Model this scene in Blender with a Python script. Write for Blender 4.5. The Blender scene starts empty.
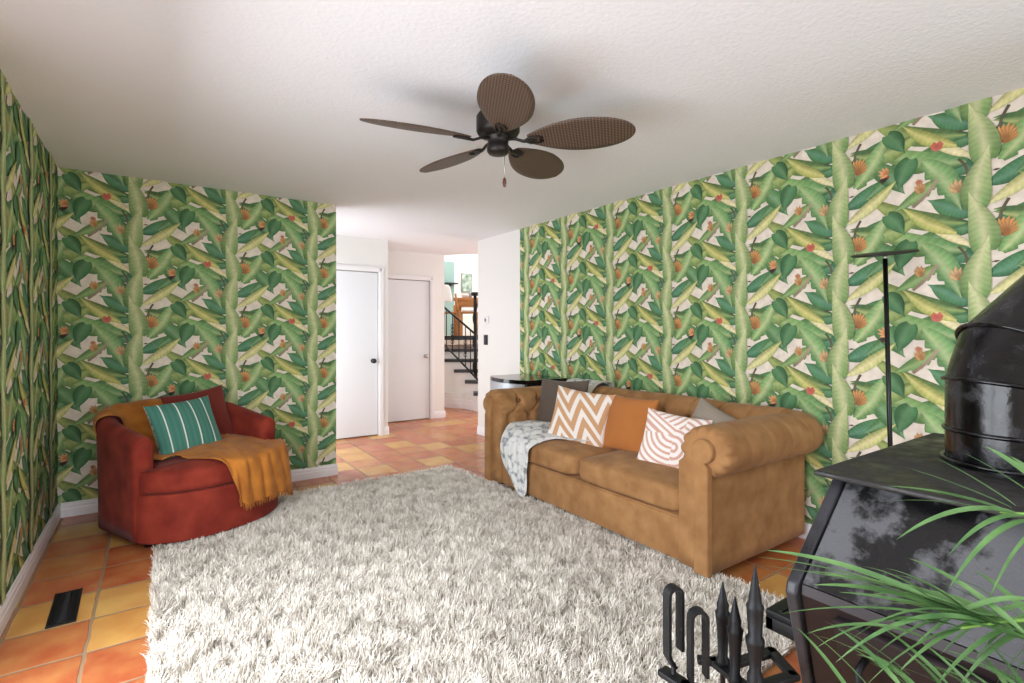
import bpy, bmesh, math, random
import numpy as np
from mathutils import Vector, Matrix, Euler

random.seed(7)
rng = np.random.default_rng(11)
PI = math.pi
scene = bpy.context.scene
COL = scene.collection

# ------------------------------------------------------------------ camera, world, light, exposure
YAW = 0.60546
cam_d = bpy.data.cameras.new('camera')
cam = bpy.data.objects.new('camera', cam_d); COL.objects.link(cam)
cam.location = (0, 0, 1.30)
cam.rotation_euler = (PI/2, 0, -YAW)
cam_d.sensor_width = 36.0
cam_d.lens = 36.0*514.63/1024
cam_d.shift_y = -(341.5-330.92)/1024
cam_d.clip_start = 0.02
scene.camera = cam

scene.view_settings.view_transform = 'Standard'
scene.view_settings.look = 'None'
scene.view_settings.gamma = 1.0
scene.view_settings.use_curve_mapping = False
scene.view_settings.exposure = 0.24
scene.cycles.use_denoising = True
scene.cycles.max_bounces = 10
scene.cycles.diffuse_bounces = 6
scene.cycles.sample_clamp_indirect = 8.0

world = bpy.data.worlds.new('daylight'); scene.world = world
world.use_nodes = True
world.node_tree.nodes['Background'].inputs[0].default_value = (0.86, 0.93, 1.0, 1)
world.node_tree.nodes['Background'].inputs[1].default_value = 1.2

def area(name, loc, rot, sx, sy, power, color=(1, 1, 1), spread=PI):
    l = bpy.data.lights.new(name, 'AREA'); l.shape = 'RECTANGLE'; l.size = sx; l.size_y = sy
    l.energy = power; l.color = color; l.spread = spread
    o = bpy.data.objects.new(name, l); COL.objects.link(o); o.location = loc; o.rotation_euler = rot
    return o
# daylight entering through the glass door in the left wall
# and the side door at the left end of the hall
area('daylight_left_glass_door', (-0.76, 1.40, 1.02), (0, -PI/2+0.52, 0), 1.8, 2.3, 88, (0.92, 0.955, 1.0))
area('rear_window_fill', (1.40, -2.13, 1.25), (PI/2, 0, 0), 2.8, 1.7, 54, (0.90, 0.955, 1.0))  # weak fill lamp added behind the camera, at the unseen rear window
area('daylight_hall_side_door', (0.74, 5.50, 1.10), (0, -PI/2, 0), 1.9, 1.1, 31, (0.88, 0.95, 1.0))
# hall window, and an added lamp under the closed upstairs ceiling to brighten it
area('daylight_hall_window', (6.97, 6.0, 1.35), (0, PI/2, 0), 1.7, 1.6, 60, (1.0, 0.98, 0.97))
area('upstairs_fill', (5.7, 9.3, 3.85), (0, 0, 0), 2.6, 2.6, 80, (1.0, 0.98, 0.96))

# ------------------------------------------------------------------ helpers
def lin(c):
    if isinstance(c, str):
        c = c.lstrip('#'); c = [int(c[i:i+2], 16)/255 for i in (0, 2, 4)]
    return tuple((x/12.92 if x <= 0.04045 else ((x+0.055)/1.055)**2.4) for x in c[:3])

def new_mat(name):
    m = bpy.data.materials.new(name); m.use_nodes = True
    nt = m.node_tree; b = nt.nodes['Principled BSDF']
    return m, nt, b

def mat(name, color, rough=0.6, metal=0.0, var=0.0, vscale=8.0, bump=0.0, bscale=80.0, sheen=0.0, spec=None,
        col_attr=False, coat=0.0, color2=None, detail=4.0, bdist=0.01):
    m, nt, b = new_mat(name)
    L = nt.links.new
    b.inputs['Roughness'].default_value = rough
    b.inputs['Metallic'].default_value = metal
    if spec is not None: b.inputs['Specular IOR Level'].default_value = spec
    if sheen: 
        b.inputs['Sheen Weight'].default_value = sheen
        b.inputs['Sheen Roughness'].default_value = 0.4
    if coat: b.inputs['Coat Weight'].default_value = coat
    tc = nt.nodes.new('ShaderNodeTexCoord')
    base = None
    if col_attr:
        a = nt.nodes.new('ShaderNodeAttribute'); a.attribute_name = 'Col'; base = a.outputs['Color']
    c = lin(color) if color else (0.5, 0.5, 0.5)
    if var > 0 or color2:
        n = nt.nodes.new('ShaderNodeTexNoise'); n.inputs['Scale'].default_value = vscale; n.inputs['Detail'].default_value = detail
        L(tc.outputs['Object'], n.inputs['Vector'])
        if base is None:
            r = nt.nodes.new('ShaderNodeValToRGB')
            r.color_ramp.elements[0].position = 0.3; r.color_ramp.elements[1].position = 0.7
            c2 = lin(color2) if color2 else tuple(min(1, x*(1+var)) for x in c)
            c1 = c if color2 else tuple(x*(1-var) for x in c)
            r.color_ramp.elements[0].color = (*c1, 1); r.color_ramp.elements[1].color = (*c2, 1)
            L(n.outputs['Fac'], r.inputs['Fac']); L(r.outputs['Color'], b.inputs['Base Color'])
        else:
            mr = nt.nodes.new('ShaderNodeMapRange'); mr.inputs['To Min'].default_value = 1-var; mr.inputs['To Max'].default_value = 1+var
            L(n.outputs['Fac'], mr.inputs['Value'])
            mx = nt.nodes.new('ShaderNodeVectorMath'); mx.operation = 'SCALE'
            L(base, mx.inputs[0]); L(mr.outputs['Result'], mx.inputs['Scale']); L(mx.outputs['Vector'], b.inputs['Base Color'])
    elif base is not None:
        L(base, b.inputs['Base Color'])
    else:
        b.inputs['Base Color'].default_value = (*c, 1)
    if bump > 0:
        n2 = nt.nodes.new('ShaderNodeTexNoise'); n2.inputs['Scale'].default_value = bscale; n2.inputs['Detail'].default_value = 3
        L(tc.outputs['Object'], n2.inputs['Vector'])
        bp = nt.nodes.new('ShaderNodeBump'); bp.inputs['Strength'].default_value = bump; bp.inputs['Distance'].default_value = bdist
        L(n2.outputs['Fac'], bp.inputs['Height']); L(bp.outputs['Normal'], b.inputs['Normal'])
    return m

class G:
    """collects shapes and links them as one mesh object"""
    def __init__(s): s.v = []; s.f = []; s.c = []; s.m = []; s.uv = []; s.cur = 0; s.col = (0.5, 0.5, 0.5)
    def vert(s, p, col=None, uv=(0, 0)):
        s.v.append(tuple(p)); s.c.append(col or s.col); s.uv.append(uv); return len(s.v)-1
    def face(s, idx): s.f.append(tuple(idx)); s.m.append(s.cur)
    def grid(s, nu, nv, fn, cu=False, cv=False, colf=None, flip=False):
        b = len(s.v)
        for i in range(nu):
            for j in range(nv):
                u = i/(nu if cu else nu-1); v = j/(nv if cv else nv-1)
                s.vert(fn(u, v), colf(u, v) if colf else None, (u, v))
        for i in range(nu if cu else nu-1):
            for j in range(nv if cv else nv-1):
                a = b+i*nv+j; c = b+((i+1) % nu)*nv+j; d = b+((i+1) % nu)*nv+(j+1) % nv; e = b+i*nv+(j+1) % nv
                s.face((a, e, d, c) if flip else (a, c, d, e))
        return b
    def box(s, lo, hi, bev=0.0, seg=2):
        bm = bmesh.new(); bmesh.ops.create_cube(bm, size=1.0)
        for v in bm.verts:
            v.co = Vector([(lo[k]+hi[k])/2+v.co[k]*(hi[k]-lo[k]) for k in range(3)])
        if bev > 0:
            bmesh.ops.bevel(bm, geom=list(bm.edges), offset=bev, segments=seg, profile=0.5, affect='EDGES')
        s.take(bm)
    def take(s, bm, M=None):
        b = len(s.v); bm.verts.ensure_lookup_table()
        for v in bm.verts: s.vert(M @ v.co if M else v.co)
        for f in bm.faces: s.face([b+v.index for v in f.verts])
        bm.free()
    def boxm(s, size, M, bev=0.0, seg=2):
        bm = bmesh.new(); bmesh.ops.create_cube(bm, size=1.0)
        for v in bm.verts: v.co = Vector([v.co[k]*size[k] for k in range(3)])
        if bev > 0: bmesh.ops.bevel(bm, geom=list(bm.edges), offset=bev, segments=seg, profile=0.5, affect='EDGES')
        s.take(bm, M)
    def prism(s, pts, a, b, axis='z'):
        """extrude the 2-D outline pts between a and b along an axis"""
        def P(p, h): return {'z': (p[0], p[1], h), 'y': (p[0], h, p[1]), 'x': (h, p[0], p[1])}[axis]
        n = len(pts); i0 = [s.vert(P(p, a)) for p in pts]; i1 = [s.vert(P(p, b)) for p in pts]
        s.face(i0[::-1]); s.face(i1)
        for k in range(n): s.face((i0[k], i0[(k+1) % n], i1[(k+1) % n], i1[k]))
    def lathe(s, prof, n=24, c=(0, 0, 0), M=None):
        b = len(s.v)
        for r, z in prof:
            for k in range(n):
                a = 2*PI*k/n; p = Vector((c[0]+r*math.cos(a), c[1]+r*math.sin(a), c[2]+z))
                s.vert(M @ p if M else p)
        for i in range(len(prof)-1):
            for k in range(n):
                s.face((b+i*n+k, b+i*n+(k+1) % n, b+(i+1)*n+(k+1) % n, b+(i+1)*n+k))
        s.face([b+k for k in range(n)][::-1]); e = b+(len(prof)-1)*n; s.face([e+k for k in range(n)])
    def tube(s, path, r, n=8, cap=True, flat=1.0):
        path = [Vector(p) for p in path]; rs = r if isinstance(r, (list, tuple)) else [r]*len(path)
        b = len(s.v); up = None
        for i, p in enumerate(path):
            t = (path[min(i+1, len(path)-1)]-path[max(i-1, 0)]).normalized()
            if up is None:
                up = Vector((0, 0, 1)) if abs(t.z) < 0.9 else Vector((1, 0, 0))
            x = t.cross(up).normalized(); up = x.cross(t).normalized()
            for k in range(n):
                a = 2*PI*k/n; s.vert(p+x*math.cos(a)*rs[i]+up*math.sin(a)*rs[i]*flat)
        for i in range(len(path)-1):
            for k in range(n):
                s.face((b+i*n+k, b+i*n+(k+1) % n, b+(i+1)*n+(k+1) % n, b+(i+1)*n+k))
        if cap:
            s.face([b+k for k in range(n)][::-1]); e = b+(len(path)-1)*n; s.face([e+k for k in range(n)])
    def softbox(s, c, h, e=6.0, n=14, crown=0.0, fn=None):
        bm = bmesh.new(); bmesh.ops.create_cube(bm, size=2.0)
        bmesh.ops.subdivide_edges(bm, edges=list(bm.edges), cuts=n, use_grid_fill=True)
        for v in bm.verts:
            p = v.co.copy(); p = Vector([math.sin(q*PI/2*0.999)**1 if False else q for q in p])
            q = p / ((abs(p.x)**e+abs(p.y)**e+abs(p.z)**e)**(1/e))
            z = q.z*h[2]+(crown*(1-q.x**2)*(1-q.y**2) if q.z > 0 else 0)
            w = Vector((c[0]+q.x*h[0], c[1]+q.y*h[1], c[2]+z))
            v.co = fn(w, q) if fn else w
        s.take(bm)
    def build(s, name, mats, parent=None, smooth=True, label=None, clean=True, angle=None):
        me = bpy.data.meshes.new(name)
        me.from_pydata(s.v, [], s.f)
        ca = me.color_attributes.new('Col', 'FLOAT_COLOR', 'POINT')
        ca.data.foreach_set('color', np.array([(*c, 1.0) for c in s.c], dtype=np.float32).ravel())
        if not isinstance(mats, (list, tuple)): mats = [mats]
        for m in mats: me.materials.append(m)
        me.polygons.foreach_set('material_index', s.m)
        uvl = me.uv_layers.new(name='UV')
        li = np.zeros(len(me.loops), dtype=np.int32); me.loops.foreach_get('vertex_index', li)
        uvl.data.foreach_set('uv', np.array(s.uv, dtype=np.float32)[li].ravel())
        me.update()
        if clean:
            bm = bmesh.new(); bm.from_mesh(me); bmesh.ops.recalc_face_normals(bm, faces=bm.faces); bm.to_mesh(me); bm.free()
        if smooth:
            me.polygons.foreach_set('use_smooth', [True]*len(me.polygons))
            if angle is not None: me.set_sharp_from_angle(angle=math.radians(angle))
        me.update()
        o = bpy.data.objects.new(name, me); COL.objects.link(o)
        if parent: o.parent = parent
        if label: o['label'] = label
        return o

def thing(name, label, cat, loc=(0, 0, 0), rz=0.0, group=None):
    o = bpy.data.objects.new(name, None); COL.objects.link(o); o.empty_display_size = 0.1
    o.location = loc; o.rotation_euler = (0, 0, rz); tag(o, label, cat, group); return o
def tag(o, label, cat, group=None):
    o['label'] = label; o['category'] = cat
    if group: o['group'] = group
    return o
def struct(o): o['kind'] = 'structure'; return o

def catmull(P, t):
    """P: (n,k) array of control rows, t in [0,1]"""
    n = len(P); x = t*(n-1); i = min(int(x), n-2); f = x-i
    p0 = P[max(i-1, 0)]; p1 = P[i]; p2 = P[i+1]; p3 = P[min(i+2, n-1)]
    return 0.5*((2*p1)+(-p0+p2)*f+(2*p0-5*p1+4*p2-p3)*f*f+(-p0+3*p1-3*p2+p3)*f**3)
def loft_fn(rows):
    R = np.array(rows, dtype=float)     # rows x cols x 3
    def fn(u, v):
        r = np.array([catmull(R[i], v) for i in range(len(R))])
        return catmull(r, u)
    return fn

FX, FY = math.sin(YAW), math.cos(YAW)

# ------------------------------------------------------------------ materials
M_white = mat('white_paint', '#e6e4e1', 0.55, bump=0.04, bscale=120)
M_trim = mat('white_trim', '#eae8ea', 0.4)
M_door = mat('door_white', '#e4e6ea', 0.5)
M_dark_metal = mat('dark_bronze', '#2a2624', 0.45, 0.6, bump=0.03)
M_black = mat('black_iron', '#1a1b1e', 0.5, 0.5, bump=0.25, bscale=140, bdist=0.003)
M_chrome = mat('satin_nickel', '#b8b4ae', 0.3, 0.9)
M_blackpl = mat('black_plastic', '#15151a', 0.3)

def ceiling_mat():
    m, nt, b = new_mat('textured_ceiling'); L = nt.links.new
    b.inputs['Base Color'].default_value = (*lin('#ecedf2'), 1); b.inputs['Roughness'].default_value = 0.9
    tc = nt.nodes.new('ShaderNodeTexCoord')
    n = nt.nodes.new('ShaderNodeTexNoise'); n.inputs['Scale'].default_value = 45; n.inputs['Detail'].default_value = 6; n.inputs['Roughness'].default_value = 0.65
    n3 = nt.nodes.new('ShaderNodeTexVoronoi'); n3.inputs['Scale'].default_value = 55
    L(tc.outputs['Object'], n.inputs['Vector']); L(tc.outputs['Object'], n3.inputs['Vector'])
    a = nt.nodes.new('ShaderNodeMath'); a.operation = 'ADD'; L(n.outputs['Fac'], a.inputs[0])
    s_ = nt.nodes.new('ShaderNodeMath'); s_.operation = 'MULTIPLY'; s_.inputs[1].default_value = 0.4
    L(n3.outputs['Distance'], s_.inputs[0]); L(s_.outputs[0], a.inputs[1])
    bp = nt.nodes.new('ShaderNodeBump'); bp.inputs['Strength'].default_value = 0.35; bp.inputs['Distance'].default_value = 0.007
    L(a.outputs[0], bp.inputs['Height']); L(bp.outputs['Normal'], b.inputs['Normal'])
    return m

def floor_mat():
    m, nt, b = new_mat('saltillo_tile'); L = nt.links.new; N = nt.nodes.new
    tc = N('ShaderNodeTexCoord'); sep = N('ShaderNodeSeparateXYZ'); L(tc.outputs['Object'], sep.inputs[0])
    wob = N('ShaderNodeTexNoise'); wob.inputs['Scale'].default_value = 9; L(tc.outputs['Object'], wob.inputs['Vector'])
    def M(op, a, c=None, c2=None):
        n = N('ShaderNodeMath'); n.operation = op
        for i, x in enumerate((a, c, c2)):
            if x is None: continue
            if isinstance(x, (int, float)): n.inputs[i].default_value = x
            else: L(x, n.inputs[i])
        return n.outputs[0]
    w = M('MULTIPLY', M('SUBTRACT', wob.outputs['Fac'], 0.5), 0.012)
    sx, sy = 0.298, 0.3045
    gx = M('DIVIDE', M('ADD', M('ADD', sep.outputs['X'], 0.235), w), sx)
    gy = M('DIVIDE', M('ADD', M('SUBTRACT', sep.outputs['Y'], 2.991), w), sy)
    ix, iy = M('FLOOR', gx), M('FLOOR', gy)
    fx, fy = M('FRACT', gx), M('FRACT', gy)
    dx = M('MULTIPLY', M('SUBTRACT', 0.5, M('ABSOLUTE', M('SUBTRACT', fx, 0.5))), sx)
    dy = M('MULTIPLY', M('SUBTRACT', 0.5, M('ABSOLUTE', M('SUBTRACT', fy, 0.5))), sy)
    # rounded distance to the tile edge
    d = M('SMOOTH_MIN', dx, dy, 0.02)
    mr = N('ShaderNodeMapRange'); mr.inputs['From Min'].default_value = 0.0035; mr.inputs['From Max'].default_value = 0.0085
    mr.interpolation_type = 'SMOOTHSTEP'; L(d, mr.inputs['Value'])
    cmb = N('ShaderNodeCombineXYZ'); L(ix, cmb.inputs[0]); L(iy, cmb.inputs[1])
    wn = N('ShaderNodeTexWhiteNoise'); L(cmb.outputs[0], wn.inputs['Vector'])
    ramp = N('ShaderNodeValToRGB'); ramp.color_ramp.interpolation = 'CONSTANT'
    cols = ['#b0603a', '#cc9c54', '#aa5636', '#bd6c42', '#cfa55e', '#b56040', '#b97544']
    els = ramp.color_ramp.elements
    while len(els) < len(cols): els.new(0.5)
    for i, c in enumerate(cols): els[i].position = i/len(cols); els[i].color = (*lin(c), 1)
    L(wn.outputs['Value'], ramp.inputs['Fac'])
    n2 = N('ShaderNodeTexNoise'); n2.inputs['Scale'].default_value = 6; n2.inputs['Detail'].default_value = 5; L(tc.outputs['Object'], n2.inputs['Vector'])
    r2 = N('ShaderNodeValToRGB'); r2.color_ramp.elements[0].color = (*lin('#a5492c'), 1); r2.color_ramp.elements[1].color = (*lin('#d8ac66'), 1)
    r2.color_ramp.elements[0].position = 0.35; r2.color_ramp.elements[1].position = 0.7
    L(n2.outputs['Fac'], r2.inputs['Fac'])
    mix = N('ShaderNodeMix'); mix.data_type = 'RGBA'; mix.inputs[0].default_value = 0.32
    L(ramp.outputs['Color'], mix.inputs[6]); L(r2.outputs['Color'], mix.inputs[7])
    mix2 = N('ShaderNodeMix'); mix2.data_type = 'RGBA'; L(mr.outputs['Result'], mix2.inputs[0])
    mix2.inputs[6].default_value = (*lin('#93785c'), 1); L(mix.outputs[2], mix2.inputs[7])
    L(mix2.outputs[2], b.inputs['Base Color'])
    rr = N('ShaderNodeMapRange'); rr.inputs['To Min'].default_value = 0.75; rr.inputs['To Max'].default_value = 0.27
    L(mr.outputs['Result'], rr.inputs['Value']); L(rr.outputs['Result'], b.inputs['Roughness'])
    h = M('ADD', mr.outputs['Result'], M('MULTIPLY', n2.outputs['Fac'], 0.5))
    bp = N('ShaderNodeBump'); bp.inputs['Strength'].default_value = 0.6; bp.inputs['Distance'].default_value = 0.004
    L(h, bp.inputs['Height']); L(bp.outputs['Normal'], b.inputs['Normal'])
    return m

def wallpaper_mat():
    m, nt, b = new_mat('banana_leaf_wallpaper'); L = nt.links.new; N = nt.nodes.new
    a = N('ShaderNodeAttribute'); a.attribute_name = 'Col'
    tc = N('ShaderNodeTexCoord'); n = N('ShaderNodeTexNoise'); n.inputs['Scale'].default_value = 26; n.inputs['Detail'].default_value = 4
    L(tc.outputs['Object'], n.inputs['Vector'])
    mr = N('ShaderNodeMapRange'); mr.inputs['To Min'].default_value = 0.72; mr.inputs['To Max'].default_value = 1.25; L(n.outputs['Fac'], mr.inputs['Value'])
    mx = N('ShaderNodeVectorMath'); mx.operation = 'SCALE'; L(a.outputs['Color'], mx.inputs[0]); L(mr.outputs['Result'], mx.inputs['Scale'])
    L(mx.outputs['Vector'], b.inputs['Base Color']); b.inputs['Roughness'].default_value = 0.7
    b.inputs['Specular IOR Level'].default_value = 0.2
    return m
M_ceil = ceiling_mat(); M_floor = floor_mat(); M_paper = wallpaper_mat()

# ------------------------------------------------------------------ wallpaper pattern
CREAM = lin('#e3d8ca')
def mixc(a, b, t): return tuple(x+(y-x)*t for x, y in zip(a, b))
def sc(c, k): return tuple(min(1.0, x*k) for x in c)

class Paper:
    """the leaf print: flat patches in the tile's own coordinates (metres), each a layer on the paper"""
    def __init__(s): s.patches = []
    def pt(s, cx, cy): return np.array([(cx-360)*0.001125, (195-cy)*0.00122])
    def leaf(s, base, tip, width, c1, c2, bow=0.0, torn=0, rib='#c9d68e', half=0.12, fat=0.75, n=24, ribw=0.05):
        b = s.pt(*base); t = s.pt(*tip); d = t-b; Ln = np.linalg.norm(d); d = d/Ln; nrm = np.array([-d[1], d[0]])
        w = width*0.00117/2; c1 = lin(c1); c2 = lin(c2); ribc = lin(rib)
        V = []; C = []; F = []
        xs = [-1, -0.55, -ribw, ribw, 0.55, 1]
        for i in range(n+1):
            t_ = i/n
            prof = math.sin(PI*t_**fat)**0.75 if 0 < t_ < 1 else 0.0
            if t_ == 0: prof = 0.12
            ctr = b+d*Ln*t_+nrm*bow*0.00117*math.sin(PI*t_)
            for x in xs:
                k = prof
                if torn and x*torn > 0.9:
                    k *= 1.0-(0.36 if i % 4 == 1 else 0.20 if i % 4 == 2 else 0.06 if i % 4 == 3 else 0.0)
                sweep = -abs(x)*w*0.35
                V.append(ctr+nrm*x*w*k+d*sweep*(1 if 0 < i < n else 0))
                cc = mixc(c1, c2, t_)
                if abs(x) < 0.5: cc = mixc(cc, ribc, 0.75)
                else:
                    cc = sc(cc, (1+half if x > 0 else 1-half)*((0.74 if x > 0 else 0.84) if abs(x) > 0.9 else 1.06)*(1.08 if i % 2 else 0.91))
                C.append(cc)
        m = len(xs)
        for i in range(n):
            for j in range(m-1): F.append((i*m+j, (i+1)*m+j, (i+1)*m+j+1, i*m+j+1))
        s.patches.append((V, C, F))
    def band(s, pts, w, col, col2=None):
        P = [s.pt(*p) for p in pts]; V = []; C = []; F = []
        P = [catmull(np.array(P), k/10) for k in range(11)]
        for i, p in enumerate(P):
            d = P[min(i+1, 10)]-P[max(i-1, 0)]; d = d/np.linalg.norm(d); nn = np.array([-d[1], d[0]])*w*0.00117/2
            V += [p-nn, p+nn]; c = mixc(lin(col), lin(col2 or col), i/10); C += [c, c]
        for i in range(10): F.append((2*i, 2*i+1, 2*i+3, 2*i+2))
        s.patches.append((V, C, F))
    def fan(s, c, r, ang, spread, n, col, col2):
        """a hand of bananas or a blossom: petals side by side"""
        for k in range(n):
            a = math.radians(ang+spread*(k/(n-1)-0.5)); rr = r*(1-0.25*abs(k/(n-1)-0.5)*2)
            tip = (c[0]+rr*math.cos(a), c[1]-rr*math.sin(a)); s.leaf(c, tip, r*0.36, col, col2, rib=col2, n=5, half=0.18)
    def blob(s, c, pts, col, col2):
        V = [s.pt(*c)]+[s.pt(c[0]+p[0], c[1]-p[1]) for p in pts]
        C = [lin(col)]+[lin(col2)]*len(pts); F = [(0, 1+k, 1+(k+1) % len(pts)) for k in range(len(pts))]
        s.patches.append((V, C, F))

def make_tile(var):
    p = Paper(); T = 365
    DK, TE, MD = '#4a8852', '#438466', '#7cb068'
    RB = '#a9c890'
    # shadow leaves behind
    for o in (0, 182):
        p.leaf((345, 455+o), (175, 372+o), 84, TE, DK, bow=8, rib='#62a088', fat=0.9)
        p.leaf((400, 345+o), (590, 238+o), 78, TE, DK, bow=-10, rib='#62a088', fat=0.9)
        p.leaf((330, 335+o), (215, 290+o), 70, '#4a8458', TE, bow=6, rib='#6fa880')
    p.leaf((250, 150), (20, 215), 86, DK, MD, bow=22, rib='#7fb088')
    p.leaf((660, 150), (470, 330), 62, DK, '#5b9460', bow=14, rib='#7fb088')
    p.leaf((520, 180), (650, 330), 84, '#5b9460', DK, bow=8, rib='#7fb088')
    # long drooping leaves to the left of the stem
    p.leaf((318, 492), (-75, 318), 84, '#3f7c52', '#98ac58', bow=38, rib='#a0bc70', half=0.15, fat=0.85)
    p.leaf((318, 240), (-45, 105), 96, '#4a8a58', '#84b668', torn=1, bow=30, rib=RB, half=-0.18, fat=0.8)
    p.leaf((318, 605), (-45, 455), 96, '#4a8a58', '#8cba6c', torn=1, bow=30, rib=RB, half=-0.18, fat=0.8)
    # arching leaves to the right
    p.leaf((710, 425), (405, 452), 86, '#98b05c', '#468358', bow=62, rib='#b0c880', half=0.2, fat=1.15)
    p.leaf((710, 60), (405, 98), 84, '#98b05c', '#417e54', bow=56, rib='#b0c880', half=0.2, fat=1.15)
    # leaf hanging towards the stem with a torn edge
    p.leaf((160, 205), (302, 440), 102, '#73a868', '#5c9a68', bow=16, torn=-1, rib='#b2d09a', fat=0.9)
    p.leaf((160, 570), (302, 800), 102, '#7ab06c', '#5c9a68', bow=16, torn=-1, rib='#b2d09a', fat=0.9)
    # pale leaf reaching up right, torn outside
    p.leaf((436, 625), (578, 402), 88, '#6aa45e', '#92bc80', bow=-14, torn=-1, rib='#c0d8a0', fat=0.85)
    p.leaf((436, 258), (578, 38), 88, '#6aa45e', '#8ab87a', bow=-14, torn=-1, rib='#c0d8a0', fat=0.85)
    p.leaf((205, 300), (40, 402), 62, '#7fa85a', '#5c9a5e', bow=8, torn=1, rib='#9cc084')
    # stems
    p.band([(290, 222), (314, 258), (322, 305), (314, 352)], 10, '#5a5848', '#7a7864')
    p.band([(458, 52), (436, 95), (426, 145), (425, 190)], 11, '#5a5848', '#7a7864')
    p.band([(458, 417), (436, 460), (426, 510), (425, 555)], 11, '#5a5848', '#7a7864')
    p.band([(120, 395), (175, 345), (215, 290)], 13, '#8f8074', '#b0a294')
    # banana hands and blossoms
    p.fan((434, 190), 78, 62, 100, 8, '#b87a30', '#dca252')
    p.fan((434, 556), 74, 62, 95, 8, '#a87240', '#d29c5c')
    p.fan((288, 362), 62, 98, 80, 5, '#b39064', '#d4b585')
    p.fan((150, 338), 56, 95, 60, 4, '#b88c50', '#d0a06a')
    if var % 2 == 0:
        p.fan((578, 590), 50, 150, 100, 5, '#cc7c50', '#e2ac70')
    else:
        p.blob((560, 250), [(-22, 2), (-8, 10), (18, 20), (24, 10), (12, -2), (-4, -14)], '#3a3232', '#4c4242')
        p.blob((580, 238), [(-7, 0), (0, 6), (8, 1), (2, -6)], '#a04a40', '#b05a50')
    # dark heart leaves
    p.leaf((112, 180), (60, 310), 86, '#4a8858', '#397452', bow=-6, rib='#62996e', half=0.18, fat=0.7)
    p.leaf((575, 412), (648, 512), 76, '#4a8656', '#387050', bow=6, rib='#62996e', half=-0.18, fat=0.7)
    p.leaf((575, 47), (650, 147), 76, '#4a8656', '#387050', bow=6, rib='#62996e', half=-0.18, fat=0.7)
    # yellow leaves, left and right, each with its pale underside
    for o in (0, T):
        p.leaf((345, 225+o), (140, 62+o), 40, '#dfe0b4', '#ccd090', bow=14, rib='#e8e6c4', half=0.08, fat=0.9)
        p.leaf((285, 165+o), (78, 25+o), 56, '#b6c068', '#98b058', bow=14, rib='#dcd98c', half=0.14, fat=1.0)
        p.leaf((396, 424+o), (615, 262+o), 54, '#cdd49c', '#aabe62', bow=-10, rib='#e6e4ac', half=-0.14, fat=1.0)
    if var % 2 == 1:
        p.blob((212, 512), [(-24, 2), (-12, 19), (2, 10), (12, 21), (26, 2), (19, -17), (0, -24), (-17, -17)], '#c05850', '#cc7464')
    else:
        p.blob((145, 288), [(-15, 2), (-5, 12), (7, 8), (15, 0), (4, -12), (-10, -10)], '#b87452', '#c88a68')
    p.spine_from = len(p.patches)
    # the pale upright leaves of the stem, swaying right and left; each tip lies over the leaf above
    p.leaf((352, 436), (396, 188), 104, '#649a54', '#b6cc94', bow=14, rib='#d0dcae', half=-0.09, ribw=0.05, fat=0.56)
    p.blob((418, 296), [(-15, -2), (0, 4), (15, 1), (2, -5)], '#5c5a46', '#5c5a46')
    p.leaf((382, 616), (326, 368), 104, '#649a54', '#b6cc94', bow=-14, rib='#d0dcae', half=0.09, ribw=0.05, fat=0.56)
    p.blob((296, 474), [(-16, -2), (0, 4), (16, 1), (2, -5)], '#5c5a46', '#5c5a46')
    return p
TILES = [make_tile(0), make_tile(1)]

def tone_down(c):
    l = 0.25*c[0]+0.62*c[1]+0.13*c[2]
    return tuple((x*0.84+l*0.16)*k for x, k in zip(c, (1.0, 0.90, 0.80)))

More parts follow.
